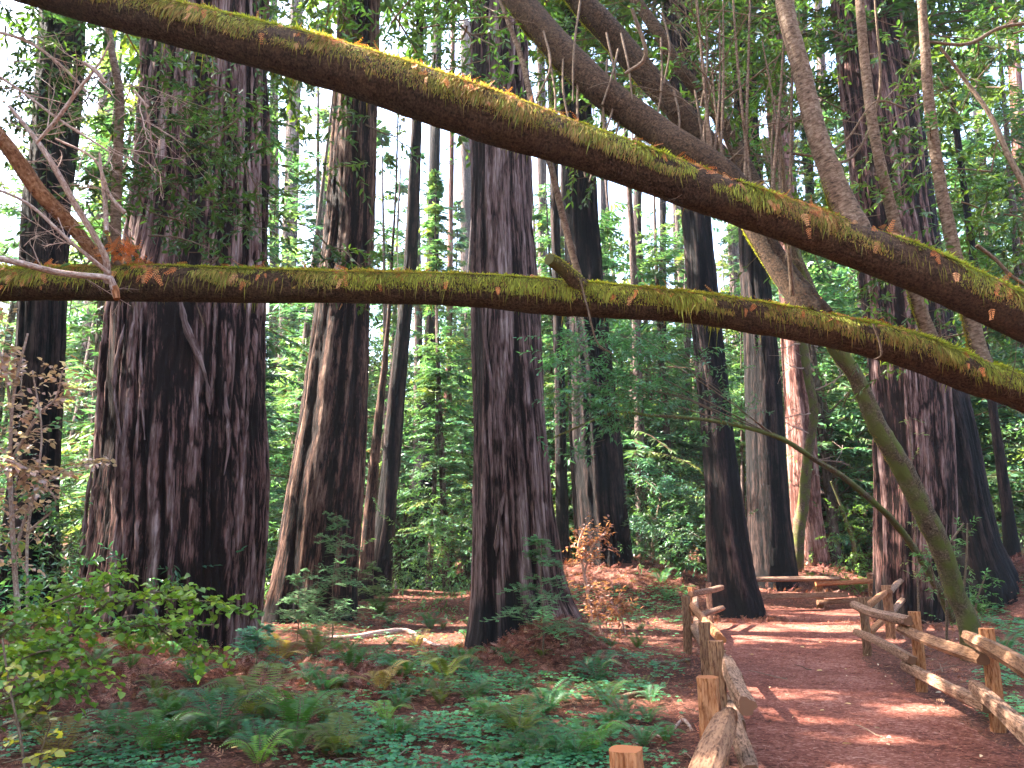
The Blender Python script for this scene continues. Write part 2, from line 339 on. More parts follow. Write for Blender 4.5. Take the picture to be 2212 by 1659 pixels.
# ------------------------------------------------------------------ redwoods
def outline(D, pts):                  # pixel outline (y, left, right) -> world x, z, radius on the plane y = D
    o = []
    for y, xl, xr in pts:
        d = ray((xl+xr)/2, y); t = D/d[1]; p = CP+d*t; o.append((p[0], p[2], (xr-xl)/2/FPX*t))
    o = A(o); return o[np.argsort(o[:, 1])]
def noise_ring(th, R, z, f, fz, s): return vn(np.cos(th)*R*f, np.sin(th)*R*f, z*fz, s)
CROWNS = []
def redwood(label, D, pts, mt, group='redwood trees', top=42, amp=.06, twist=.0, seed=0, flute=.12, fres=1.0, crown=None, strips=0, char=1.3, cat='redwood tree'):
    o = outline(D, pts); x0, z0, r0 = o[0]; gz = float(H(x0, D))
    zb = min(z0, gz)-.5
    root = thing('redwood_tree', (x0, D, gz), label, cat, group)
    zt = CAMZ+.86*D+1; px = D/787.
    zs = np.concatenate([np.arange(zb, min(zt, top), max(.05, px*2.6*fres)), np.arange(min(zt, top), top+.1, .8)])
    k = (o[-1, 0]-o[-2, 0])/(o[-1, 1]-o[-2, 1]+1e-6)
    xo = np.interp(zs, o[:, 1], o[:, 0]); ab = zs > o[-1, 1]; xo[ab] = o[-1, 0]+np.clip(k, -.06, .06)*(zs[ab]-o[-1, 1])
    be = zs < o[0, 1]; ro = np.interp(zs, o[:, 1], o[:, 2]); ro[be] *= 1+.12*(o[0, 1]-zs[be])
    ro[ab] = o[-1, 2]*(1-.75*(zs[ab]-o[-1, 1])/max(top-o[-1, 1], 1))
    ksm = np.ones(5)/5
    if len(zs) > 20:
        e = lambda q: np.convolve(np.pad(q, 2, mode='edge'), ksm, 'valid'); xo = e(xo); ro = e(ro)
    R = float(np.median(o[:, 2])); ns = int(np.clip(2*np.pi*R/(px*1.7*fres), 24, 420))
    th = np.linspace(0, 2*np.pi, ns, endpoint=False)-np.pi/2
    T, Zg = np.meshgrid(th, zs); hh = Zg-gz
    Tw = T+twist*Zg+.25/R*(vn(Zg*.35, Zg*0, s=seed)-.5)+.18/R*(noise_ring(T, R, Zg, .8, .5, seed+3)-.5)
    n1 = 1-(1-np.abs(2*noise_ring(Tw, R, Zg, 4.2, .13, seed+1)-1))**3*1.2
    n2 = 1-(1-np.abs(2*noise_ring(Tw, R, Zg, 10, .32, seed+2)-1))**2*1.1
    n3 = noise_ring(Tw, R, Zg, 17, 1.6, seed+4); lo = noise_ring(Tw, R, Zg, .9, .12, seed+5)
    crack = sstep(.52, .74, noise_ring(Tw, R, Zg, 9, 3.4, seed+6))*.30
    d = amp*(1.0*(n1-.8)+.55*(n2-.6)+.35*(n3-.5)-crack*.6)+amp*1.5*(lo-.5)
    fl = (noise_ring(T, 1, Zg*0, 1.6, 1, seed+8)-.45)*np.exp(-np.maximum(hh, 0)/(1.1+R*.6))
    d = d+ro[:, None]*fl*flute*2.2
    d = np.minimum(d, amp*1.1+np.maximum(ro[:, None]*fl*flute*2.2, 0))
    cen = np.stack([xo, np.full_like(xo, D), zs], -1); g = Geo()
    rad = np.maximum(ro-amp*.5, .03)
    ridge = np.clip(-.15+.5*n1+.36*n2+.35*n3-.8*crack, 0, 1)
    chn = noise_ring(T, R, Zg, .9, .35, seed+12)*.7+noise_ring(T, R, Zg, 4, 1.2, seed+13)*.3
    chm = sstep(.50, .64, chn+.55*np.exp(-np.maximum(hh, 0)/char)-.28-.1*n3)*.9*(char > 0)
    tube(g, cen, rad, ns, d, np.stack([ridge.ravel(), chm.ravel(), ridge.ravel()], 1), cap=False)
    tr = g.build('trunk', mt, root)
    CROWNS.append((root, cen, zs, crown))
    if strips:
        r2 = np.random.default_rng(seed)
        for s_ in range(strips):
            g = Geo()
            a = -np.pi/2+r2.uniform(-1.2, 1.2); zz0 = r2.uniform(.8, zt*.8); L = r2.uniform(1.0, 3.5); m = 26
            q = np.linspace(0, 1, m); z = zz0+L*q; aa = a+(.16/R)*(q-.5)*r2.normal()+.22/R*(vn(z*.9, z*0+s_*9, s=4)-.5)
            xx = np.interp(z, zs, xo); rr = np.interp(z, zs, rad)+amp*(.05+.45*np.sin(q*np.pi))
            pp = np.stack([xx+np.cos(aa)*rr, D+np.sin(aa)*rr, z], -1)
            wv = r2.uniform(.018, .05)*np.sin(np.clip(q*.94+.04, 0, 1)*np.pi)**.5*(1+1.1*(vn(z*7, z*0+s_, s=6)-.5))
            tube(g, pp, wv, 8, wv[:, None]*.5*(vn(z[:, None]*12, np.arange(8)[None]*1.3+s_, s=8)-.5), col=(.72, 0, .72))
            g.build('bark_strip', mt, root)
    return root
RW = {}
RW['far_left'] = redwood('dark redwood at the far left behind the russet leaved shrub', 17, [(1345, -20, 128), (1100, 15, 128), (900, 28, 134), (700, 42, 142), (450, 52, 152), (200, 78, 180), (0, 92, 182)], M['bark_dark'], seed=11, amp=.06)
RW['giant'] = redwood('enormous lilac brown redwood, widest trunk, crossed by both mossy logs', 13.6, [(1425, 158, 560), (1300, 186, 566), (1150, 205, 572), (1000, 215, 576), (850, 222, 574), (700, 232, 572), (560, 270, 573), (400, 290, 576), (200, 305, 580), (0, 315, 583)], M['bark_purple'], seed=23, amp=.11, flute=.08, strips=22)
RW['second'] = redwood('large russet redwood leaning right, just right of the giant one', 20, [(1342, 568, 778), (1250, 588, 776), (1100, 612, 788), (900, 644, 800), (700, 668, 806), (500, 692, 815), (250, 716, 820), (0, 728, 826)], M['bark_red'], seed=37, amp=.08)
RW['pair_thin'] = redwood('very slender redwood trunk leaning against its thicker twin', 27, [(1290, 770, 806), (1106, 784, 812), (900, 808, 830), (686, 834, 846), (400, 850, 861), (200, 856, 865), (0, 860, 867)], M['bark_red'], seed=41, amp=.03, group='slender trunks')
RW['pair'] = redwood('dark leaning redwood between the second trunk and central trunk', 28, [(1300, 775, 842), (1106, 812, 858), (920, 828, 874), (740, 848, 887), (553, 871, 904), (283, 886, 912), (0, 898, 920)], M['bark_dark'], seed=43, amp=.05)
RW['centre'] = redwood('tall central grey brown redwood rising from an orange litter mound', 14, [(1412, 1000, 1285), (1375, 1010, 1262), (1320, 1017, 1238), (1250, 1020, 1218), (1100, 1020, 1200), (900, 1017, 1184), (700, 1014, 1170), (450, 1011, 1152), (200, 1013, 1145), (0, 1014, 1138)], M['bark_centre'], seed=53, amp=.075, twist=.03, strips=5)
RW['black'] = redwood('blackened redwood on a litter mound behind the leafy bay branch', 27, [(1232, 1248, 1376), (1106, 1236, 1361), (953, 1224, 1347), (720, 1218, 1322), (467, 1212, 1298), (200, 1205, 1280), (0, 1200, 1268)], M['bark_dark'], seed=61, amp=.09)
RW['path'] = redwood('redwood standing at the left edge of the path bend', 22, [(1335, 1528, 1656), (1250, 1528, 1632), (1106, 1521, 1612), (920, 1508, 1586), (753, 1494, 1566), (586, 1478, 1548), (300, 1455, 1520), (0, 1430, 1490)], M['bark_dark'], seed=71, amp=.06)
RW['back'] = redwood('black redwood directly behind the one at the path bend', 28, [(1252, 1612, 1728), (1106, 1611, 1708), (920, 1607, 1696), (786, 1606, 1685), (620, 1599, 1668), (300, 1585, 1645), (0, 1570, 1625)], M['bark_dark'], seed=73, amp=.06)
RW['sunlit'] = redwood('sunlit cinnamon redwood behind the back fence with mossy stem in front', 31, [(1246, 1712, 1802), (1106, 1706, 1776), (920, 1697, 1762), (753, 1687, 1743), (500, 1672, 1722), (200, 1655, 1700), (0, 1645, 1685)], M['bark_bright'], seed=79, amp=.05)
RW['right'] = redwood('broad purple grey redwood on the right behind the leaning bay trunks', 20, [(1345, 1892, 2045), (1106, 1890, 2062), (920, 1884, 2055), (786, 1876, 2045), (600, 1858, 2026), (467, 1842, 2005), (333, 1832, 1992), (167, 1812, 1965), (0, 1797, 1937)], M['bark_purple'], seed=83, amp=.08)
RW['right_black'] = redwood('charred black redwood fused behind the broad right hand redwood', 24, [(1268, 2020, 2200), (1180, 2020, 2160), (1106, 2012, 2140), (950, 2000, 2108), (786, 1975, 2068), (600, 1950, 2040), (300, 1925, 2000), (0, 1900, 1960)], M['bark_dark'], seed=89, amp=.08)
small = [
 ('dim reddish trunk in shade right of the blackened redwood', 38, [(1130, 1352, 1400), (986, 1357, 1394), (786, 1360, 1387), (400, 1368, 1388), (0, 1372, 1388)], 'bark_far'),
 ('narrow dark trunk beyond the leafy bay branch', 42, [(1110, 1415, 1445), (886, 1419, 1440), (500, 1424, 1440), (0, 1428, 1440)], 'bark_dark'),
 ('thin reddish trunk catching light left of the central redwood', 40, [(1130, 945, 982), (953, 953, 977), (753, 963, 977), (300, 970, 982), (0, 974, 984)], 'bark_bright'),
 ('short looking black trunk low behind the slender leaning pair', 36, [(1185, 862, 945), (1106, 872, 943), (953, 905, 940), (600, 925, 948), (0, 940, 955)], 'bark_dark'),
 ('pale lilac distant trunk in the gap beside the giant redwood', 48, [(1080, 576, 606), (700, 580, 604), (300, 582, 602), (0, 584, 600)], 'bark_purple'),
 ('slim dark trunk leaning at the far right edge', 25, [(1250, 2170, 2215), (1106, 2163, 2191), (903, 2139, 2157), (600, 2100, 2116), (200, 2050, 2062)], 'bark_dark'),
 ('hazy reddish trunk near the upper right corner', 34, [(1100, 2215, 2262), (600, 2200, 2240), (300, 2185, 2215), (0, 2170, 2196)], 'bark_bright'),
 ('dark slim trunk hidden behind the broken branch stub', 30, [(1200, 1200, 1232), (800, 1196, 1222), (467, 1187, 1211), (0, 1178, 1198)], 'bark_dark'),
 ('narrow upright trunk left of the redwood at the path bend', 42, [(1190, 1462, 1486), (900, 1472, 1490), (400, 1480, 1502), (0, 1472, 1492)], 'bark_far'),
 ('grey brown trunk in the gap right of the sunlit redwood', 44, [(1150, 1800, 1832), (800, 1792, 1818), (300, 1770, 1792), (0, 1758, 1776)], 'bark_far'),
]
for k, (lb, D, pts, mt) in enumerate(small):
    RW['s%d' % k] = redwood(lb, D, pts, M[mt], seed=101+k*7, amp=.03, fres=1.5, group='slender trunks', top=48)
rb = np.random.default_rng(5)
for k in range(16):                   # trunks one can tell apart on the slope beyond
    D = rb.uniform(38, 62); px = (k+.5)/16*2300-40+rb.uniform(-30, 30); x = (px-1106)/FPX*D/.97; gz = float(H(x, D))
    hw = rb.uniform(.28, .6)/D*FPX; lean = rb.uniform(-12, 12)-(px-1106)*.09
    zy = 1200-(gz-CAMZ)*FPX/D/.95
    redwood('dim distant redwood trunk on the wooded slope behind the nearer trees', D, [(zy+8, px-hw*1.25, px+hw*1.25), (700, px+lean*.4-hw, px+lean*.4+hw), (0, px+lean-hw*.8, px+lean+hw*.8)], M['bark_far'] if k % 3 else M['bark_dark'], seed=300+k, amp=.04, fres=2.2, group='distant trunks', top=46)

# ------------------------------------------------------------------ foliage generators
def conifer_branches(gl, gt, O, az, L, pitch, droop, nsub, sublen, subw, base, hue, hf=.5, a=.3):
    n = len(O); L = np.broadcast_to(L, (n,)); dx = np.stack([np.cos(az), np.sin(az)], -1)
    def pt(t): # t (n,m)
        r = t*L[:, None]*np.cos(pitch)[:, None]; z = t*L[:, None]*np.sin(pitch)[:, None]-droop*L[:, None]*t**2
        return O[:, None, :]+np.concatenate([r[..., None]*dx[:, None, :], z[..., None]], -1)
    t = np.sort(rng.uniform(.12, 1, (n, nsub)), 1); p = pt(t); p2 = pt(t+.03); tg = unit(p2-p)
    side = np.stack([-dx[:, 1], dx[:, 0], np.zeros(n)], -1)[:, None, :]*np.where(np.arange(nsub) % 2, 1, -1)[None, :, None]
    sd = unit(tg*.55+side*(.8+.3*rng.normal(size=(n, nsub, 1)))+A([0, 0, -.25])+.18*rng.normal(size=(n, nsub, 3)))
    sl = sublen*(1.15-t*.75)*rng.uniform(.6, 1.25, (n, nsub))
    nn = unit(A([0, 0, 1.])+.45*rng.normal(size=(n*nsub, 3)))
    K = np.repeat(vary(base, n, a, hue, hf), nsub, 0)*(1+.2*rng.normal(size=(n*nsub, 1))).clip(.5, 1.6)
    leaves(gl, p.reshape(-1, 3), sd.reshape(-1, 3), nn, sl.ravel(), subw*rng.uniform(.7, 1.3, n*nsub), K.clip(.003, .8), simple=True)
    if gt is not None:
        q = pt(np.broadcast_to(A([0, .35, .7, 1.]), (n, 4)))
        wd = np.maximum(.006*L, .006)
        for k in range(3):
            a0, b0 = q[:, k], q[:, k+1]; d = unit(b0-a0); s = unit(np.cross(d, A([0, 0, 1.]))+1e-6)*wd[:, None]*(1-.28*k); u = A([0, 0, 1.])*wd[:, None]
            s2 = s*.72
            V = np.stack([a0-s, a0+s, b0+s2, b0-s2], 1); V2 = np.stack([a0-u, a0+u, b0+u*.7, b0-u*.7], 1)
            gt.add(V, np.arange(n*4).reshape(n, 4), A([[.09, .05, .035]])); gt.add(V2, np.arange(n*4).reshape(n, 4), A([[.09, .05, .035]]))
def conifer(h, rmax, nb, nsub, sublen, subw, base, hue, low=.08, r=.12, hf=.5, bend=.03, seed=0, droop=.28):
    gl = Geo(); gt = gl; zs = np.linspace(0, h, 14); ph = rng.uniform(0, 6)
    cen = np.stack([bend*h*np.sin(zs/h*2+ph)-bend*h*math.sin(ph), bend*h*np.cos(zs/h*1.7+ph)-bend*h*math.cos(ph), zs], -1)
    gtr = Geo(); tube(gtr, cen, r*(1-.93*zs/h), 9, col=(.5, 0, .5))
    z = h*(low+(1-low)*rng.random(nb)**.9); O = np.stack([np.interp(z, zs, cen[:, 0]), np.interp(z, zs, cen[:, 1]), z], -1)
    f = z/h; L = rmax*np.clip((1-f)**.75*(.35+1.0*np.minimum(f/max(low, .01)/1.6, 1)*.65), .05, 1)*rng.uniform(.45, 1.15, nb)
    conifer_branches(gl, gt, O, rng.uniform(0, 6.283, nb), L, rng.uniform(-.1, .45, nb), droop, nsub, sublen, subw, base, hue, hf)
    return gtr, gl
def broadleaf(h, spread, nclump, per, leafL, leafW, base, hue, r=.1, hf=.5, trunkmat=None, low=.25):
    gtr = Geo(); gl = Geo(); gt = gl; zs = np.linspace(0, h*.9, 12); ph = rng.uniform(0, 6)
    cen = np.stack([.09*h*np.sin(zs/h*3+ph)-.09*h*math.sin(ph), .06*h*np.cos(zs/h*3+ph)-.06*h*math.cos(ph), zs], -1)
    tube(gtr, cen, r*(1-.85*zs/zs[-1]), 9, col=(.5, 0, .5))
    for k in range(nclump):
        f = rng.uniform(low, 1); o = A([np.interp(f*h*.9, zs, cen[:, 0]), np.interp(f*h*.9, zs, cen[:, 1]), f*h*.9])
        az = rng.uniform(0, 6.283); L = spread*rng.uniform(.3, 1.05)*(1.15-abs(f-.45)); d = A([math.cos(az), math.sin(az), rng.uniform(-.1, .7)])
        e = o+d*L; mid_ = (o+e)/2+A([0, 0, .12*L])+.06*L*rng.normal(size=3)
        pts = spl([o, mid_, e], 6); tube(gt, pts, np.linspace(r*.28, .008, 6), 4, col=(.10, .07, .05), cap=False)
        m = per; tt = rng.uniform(.35, 1.08, m)
        c = o[None]+(e-o)[None]*tt[:, None]+A([0, 0, .12*L])*np.sin(tt*np.pi)[:, None]
        c = c+rng.normal(size=(m, 3))*A([.2, .2, .11])*L*.8*(.35+tt[:, None]*.6)
        D = unit(rng.normal(size=(m, 3))*A([1, 1, .6])+A([0, 0, -.3])+unit(d)*.7); N = unit(A([0, 0, 1.])+.6*rng.normal(size=(m, 3)))
        K = vary(base, 1, .22, hue, hf)*(1+.25*rng.normal(size=(m, 1))).clip(.5, 1.8)
        leaves(gl, c, D, N, leafL*rng.uniform(.6, 1.2, m), leafW*rng.uniform(.7, 1.2, m), K.clip(.003, .8), simple=True)
    return gtr, gl
def assemble(name, parts, label, cat, group=None, loc=(0, 0, 0)):
    root = thing(name, (0, 0, 0), label, cat, group); ch = []
    for nm, g, mt in parts:
        if g.n: ch.append(g.build(nm, mt, root))
    root.location = tuple(float(v) for v in loc); KIDS[root.name] = ch
    return root

# high crowns of the redwoods: drooping boughs round the upper trunk
crown_meshes = []
for k in range(3):
    gl_ = Geo(); nb = 260; z = rng.uniform(0, 26, nb); O = np.stack([0*z, 0*z, z], -1)
    conifer_branches(gl_, gl_, O, rng.uniform(0, 6.283, nb), 6.4*(1-z/26*.7)*rng.uniform(.4, 1.1, nb), rng.uniform(-.2, .35, nb), .22, 84, .55, .11, (.045, .10, .03), (.15, .18, .02), .6)
    o = gl_.build('crown', M['needle']); crown_meshes.append(o.data); bpy.data.objects.remove(o)
for k, (root, cen, zs, cr) in enumerate(CROWNS):
    D = root.location[1]
    if 12 <= k < 22: continue
    zc = {0: 16.5, 1: 14, 2: 18.5, 3: 23, 4: 25, 5: 14.5}.get(k, max(15, .7*D)); i = int(np.argmin(abs(zs-zc)))
    s = {0: 1.2, 1: 1.1, 2: 1.35, 3: 1.3, 4: 1.3}.get(k, .85)
    if k >= 22: i = int(np.argmin(abs(zs-rng.uniform(7, 13)))); s = rng.uniform(.42, .6)
    o = bpy.data.objects.new('crown', crown_meshes[k % 3]); C.collection.objects.link(o); o.parent = root
    o.location = tuple(float(v) for v in (cen[i]-A(root.location))); o.scale = (s, s, s if k < 22 else s*1.6); o.rotation_euler = (0, 0, k*1.3)

# ------------------------------------------------------------------ hazy air
g = Geo(); bx = A([[x, y, z] for z in (-1.6, 75) for y in (-760, 760) for x in (-760, 760)])
g.add(bx, [[0, 2, 3, 1], [4, 5, 7, 6], [0, 1, 5, 4], [2, 6, 7, 3], [0, 4, 6, 2], [1, 3, 7, 5]])
hm = bpy.data.materials.new('haze'); hm.use_nodes = True; hn_ = hm.node_tree; hn_.nodes.remove(hn_.nodes['Principled BSDF'])
pv = hn_.nodes.new('ShaderNodeVolumePrincipled'); pv.inputs['Color'].default_value = (.78, .90, 1, 1); pv.inputs['Density'].default_value = .0004; pv.inputs['Anisotropy'].default_value = .35
hn_.links.new(pv.outputs[0], hn_.nodes['Material Output'].inputs['Volume'])
tag(g.build('haze', hm, smooth=False), 'thin pale haze filling the air between the trunks', kind='stuff')

# ------------------------------------------------------------------ middle distance trees and the far wood
GRN = (.062, .15, .085); YG = (.19, .25, .075); TEAL = (.06, .16, .135)
conA = assemble('conifer_tree', [(n_, g_, m_) for n_, g_, m_ in zip(('trunk', 'crown'), conifer(13, 2.6, 150, 64, .34, .045, GRN, YG, hf=.6), (M['bark_far'], M['needle']))], 'feathery green conifer beyond the slender leaning pair', 'conifer', 'mid distance conifers', (-3.1, 30, 0))
conB = assemble('conifer_tree', [(n_, g_, m_) for n_, g_, m_ in zip(('trunk', 'crown'), conifer(9, 2.1, 110, 60, .30, .04, TEAL, YG, hf=.45, r=.08), (M['bark_far'], M['needle']))], 'thin blue green conifer between giant and second redwoods', 'conifer', 'mid distance conifers', (-8.3, 27, 0))
conC = assemble('conifer_tree', [(n_, g_, m_) for n_, g_, m_ in zip(('trunk', 'crown'), conifer(17, 3.0, 170, 60, .38, .05, GRN, (.2, .2, .03), hf=.7, r=.16), (M['bark_far'], M['needle']))], 'tall pale green conifer directly left of the central redwood', 'conifer', 'mid distance conifers', (-2.4, 30, 0))
brA = assemble('broadleaf_tree', [(n_, g_, m_) for n_, g_, m_ in zip(('trunk', 'crown'), broadleaf(8, 2.6, 60, 150, .17, .055, GRN, YG), (M['bay_bark'], M['leaf']))], 'leafy bay tree behind the redwood at path bend', 'bay tree', 'mid distance bay trees', (9.0, 33, 0))
brB = assemble('broadleaf_tree', [(n_, g_, m_) for n_, g_, m_ in zip(('trunk', 'crown'), broadleaf(5, 2.2, 48, 150, .15, .05, TEAL, YG, low=.12), (M['bay_bark'], M['leaf']))], 'low blue green bay tree in the gap left of the sunlit trunk', 'bay tree', 'mid distance bay trees', (5.5, 31, 0))
brC = assemble('broadleaf_tree', [(n_, g_, m_) for n_, g_, m_ in zip(('trunk', 'crown'), broadleaf(11, 3.2, 75, 150, .18, .06, GRN, (.22, .22, .02), hf=.8), (M['bay_bark'], M['leaf']))], 'tall yellow green bay tree right of the broad redwood', 'bay tree', 'mid distance bay trees', (19.5, 27, 0))
for o in (conA, conB, conC, brA, brB, brC):
    x, y, z = o.location; o.location = (x, y, float(H(x, y)))
mid_spots = []
ga = rng.permutation(110)
for k in range(110):
    D = rb.uniform(32, 54); px = (ga[k]+.5)/110*2380-80; x = (px-1106)/FPX*D
    if abs(x/D+.095) < .03 and k % 3: continue
    mid_spots.append((x, D, k))
protos = [conA, brB, brA, conC, brB, conB, brC, brA]
for x, D, k in mid_spots:
    p = protos[k % 8]; con = 'conifer' in p.name
    if abs(x-.5) < 1.6 and False: continue
    copy_tree(p, (x, D, float(H(x, D))-.05), rb.uniform(0, 6), rb.uniform(.8, 1.6)*(1 if D < 34 else 1.3),
              'green conifer growing among the trunks in the shaded middle distance' if con else 'leafy bay tree growing among the trunks in the shaded middle distance',
              'middle distance conifers' if con else 'middle distance bays')
def gap_(x, y): return y > 31 and abs(x/y+.095) < .034
for k, (px_, D) in enumerate([(250, 27), (470, 25), (330, 24), (20, 30), (165, 34), (215, 38), (585, 36), (640, 33), (700, 40), (850, 37), (870, 42), (1020, 40), (1180, 36), (1330, 35), (1395, 40), (1450, 36), (1560, 38), (1650, 40), (1765, 37), (1830, 43), (2075, 32), (2140, 36), (2200, 31), (60, 40), (560, 46), (1010, 46), (1220, 44), (1270, 35), (1370, 33), (1150, 41), (1500, 44), (1900, 40)]):  # the first few hide behind the giant redwood, added to shade the path
    x = (px_-1106)/FPX*D/.97; copy_tree((conC, conA)[k % 2], (x, D, float(H(x, D))-.05), rb.uniform(0, 6), (1.75, 2.1)[k % 2]*rb.uniform(.85, 1.1), 'tall feathery conifer rising out of the frame among the trunks, those hidden by the giant redwood added for shade', 'tall background conifers')
# hillside wood plus unseen trees added round the viewer for shade: one mass
gl_ = Geo(); gt_ = Geo()
def in_gap(x, y): return y > 31 and abs(x/y+.095) < .034
for k in range(290):
    if k < 120:
        D = rb.uniform(50, 120); x = rb.uniform(-.78, .78)*D; z0 = float(far_h(A([x]), A([D]))[0]); h = rb.uniform(9, 19)*(.7+D/160)
        if in_gap(x, D) and k % 3: continue
    else:                              # unseen trees added behind and beside the viewer to block sky light
        az = rb.uniform(math.radians(48), math.radians(312)); r_ = rb.uniform(13, 48); x = math.sin(az)*r_; D = math.cos(az)*r_; z0 = float(H(x, D)); h = rb.uniform(14, 30)
        if k >= 250: az = -rb.uniform(math.radians(46), math.radians(100)); r_ = rb.uniform(15, 38); x = math.sin(az)*r_; D = math.cos(az)*r_; z0 = float(H(x, D)); h = rb.uniform(24, 38)  # taller unseen trees added on the sun side to shade the ground
    nb = 46; z = h*(.05+.95*rng.random(nb)); f = z/h; O = np.stack([x+0*z, D+0*z, z0+z], -1); sc_ = .5+abs(D)/130 if k < 120 else .9
    c_ = [GRN, TEAL, (.10, .15, .03), (.08, .12, .04)][k % 4]
    conifer_branches(gl_, None, O, rng.uniform(0, 6.283, nb), h*.24*(1.1-f)*rng.uniform(.5, 1.2, nb), rng.uniform(-.1, .4, nb), .25, 30, .95*sc_, .14*sc_, c_, (.24, .25, .04), .7)
    tube(gt_, A([[x, D, z0-.5], [x, D, z0+h*.95]]), A([.02*h, .03]), 6, col=(.5, 0, .5), cap=False)
o = gl_.build('far_forest_and_shade_trees', M['needle']); tag(o, 'distant wood of conifers rising up the hillside behind the redwoods', kind='stuff')
tag(gt_.build('far_forest_and_shade_trunks', M['bark_far']), 'slim trunks of the distant hillside wood', kind='stuff')
# undergrowth mass on the slope
n = 60000; D = 24+rng.random(n)**1.2*50; x = rng.uniform(-.75, .75, n)*D
keep = (fbm(x*.35, D*.35, s=77) > .42) & (D > 28+4*fbm(x*.2, D*0, s=3)-1.5*(x < 0)) ; x = x[keep]; D = D[keep]; n = len(x)
hgt = (1.5*np.clip((fbm(x*.35, D*.35, s=77)-.42)*5, 0, 1)+.15)*rng.random(n)**.7
Pp = np.stack([x, D, H(x, D)+hgt], -1); g = Geo(); cl = fbm(x*.5, D*.5, s=91)[:, None]
K = (A(TEAL)*(1-cl)+A(YG)*cl)*(1+.35*rng.normal(size=(n, 1))).clip(.4, 1.9)
leaves(g, Pp, rdir(n, -.1), unit(A([0, 0, 1.])+.6*rng.normal(size=(n, 3))), .26*rng.uniform(.5, 1.2, n), .09, K.clip(.003, .8), simple=True)
tag(g.build('undergrowth', M['leaf']), 'mass of low shrubs covering the slope beyond the trees', kind='stuff')

# ------------------------------------------------------------------ mossy leaning bay trunks (the two logs)
def from_px(rows, n):                 # rows of (px, py, half width px, depth) -> points, radii
    r = A([[*P(a, b, d), h*d/FPX] for a, b, h, d in rows]); q = spl(r, n); return q[:, :3], q[:, 3]
def limb(geo, rows, n=40, ns=10, rough=.05, seed=0, floor=False):
    pts, rad = from_px(rows, n)
    if floor: pts[:, 2] = pts[:, 2]
    th = np.linspace(0, 6.283, ns, endpoint=False); l = np.concatenate([[0], np.cumsum(np.linalg.norm(np.diff(pts, axis=0), axis=1))])
    T, L_ = np.meshgrid(th, l); d = rad[:, None]*rough*2*(fbm(np.cos(T)*1.6+seed, np.sin(T)*1.6, L_*6, s=seed)-.5)
    tube(geo, pts, rad, ns, d, A([[.5, 0, .5]])); return pts, rad
MOSSC = [(.31, .31, .06), (.18, .19, .04), (.31, .20, .075), (.22, .115, .05)]
def moss_on(geo, pts, rad, n, cover, lmax=.16, seed=0, edge=None, thick=1.0):
    """short tufts on the crest and long threads hanging down both flanks"""
    r = np.random.default_rng(seed); t, s, nn = frames(pts); L_ = np.linspace(0, 1, len(pts)); tot = np.linalg.norm(np.diff(pts, axis=0), axis=1).sum()
    u = r.random(n)*(len(pts)-1); i = np.minimum(u.astype(int), len(pts)-2); f = (u-i)[:, None]
    c = pts[i]*(1-f)+pts[i+1]*f; ra = rad[i]*(1-f[:, 0])+rad[i+1]*f[:, 0]
    ang = r.normal(size=n)*1.05                         # from the crest
    cov = fbm(u/len(pts)*tot*2.4, ang*.9, s=seed+3)
    keep = (cov > 1-cover+.10*np.abs(ang)-.06) & (np.abs(ang) < 1.95)
    c, ra, ang, i, cov = c[keep], ra[keep], ang[keep], i[keep], cov[keep]; m = len(c)
    radial = np.cos(ang)[:, None]*nn[i]+np.sin(ang)[:, None]*s[i]
    p = c+radial*(ra*(.97+.10*cov))[:, None]
    tang = -np.sin(ang)[:, None]*nn[i]+np.cos(ang)[:, None]*s[i]; tang *= np.sign(ang)[:, None]
    steep = np.clip(np.abs(ang)/1.3, 0, 1)[:, None]
    D = unit(tang*(.35+steep)+radial*(.75-.6*steep)+A([0, 0, -1.])*steep*.9+t[i]*.25*r.normal(size=(m, 1))+.15*r.normal(size=(m, 3)))
    ln = (.016+lmax*steep[:, 0]*r.random(m)**2.0*(.5+cov)*np.clip(2.0-np.abs(ang), .10, 1))*thick
    hang = fbm(u[keep]/len(pts)*tot*5, ang*1.5, s=seed+5, o=4); ln = ln*(.4+2.2*np.clip(hang-.35, 0, 1))*np.where(r.random(m) < .08, 1.7, 1)
    k = r.random(m); patch = fbm(u[keep]/len(pts)*tot*1.3, ang*.6, s=seed+9)
    pal = A(MOSSC); w0 = np.clip((patch-.36)*5-.5*np.clip(np.abs(ang)-1.0, 0, 1), 0, 1)[:, None]
    K = pal[0]*w0+pal[2]*(1-w0); K = np.where((k < .35)[:, None], pal[1], K); K = np.where((k > .88)[:, None], pal[3], K)*(1+.2*r.normal(size=(m, 1))).clip(.5, 1.6)
    leaves(geo, p, D, radial+.3*r.normal(size=(m, 3)), ln, .005+.005*r.random(m), K.clip(.003, .8), simple=True)
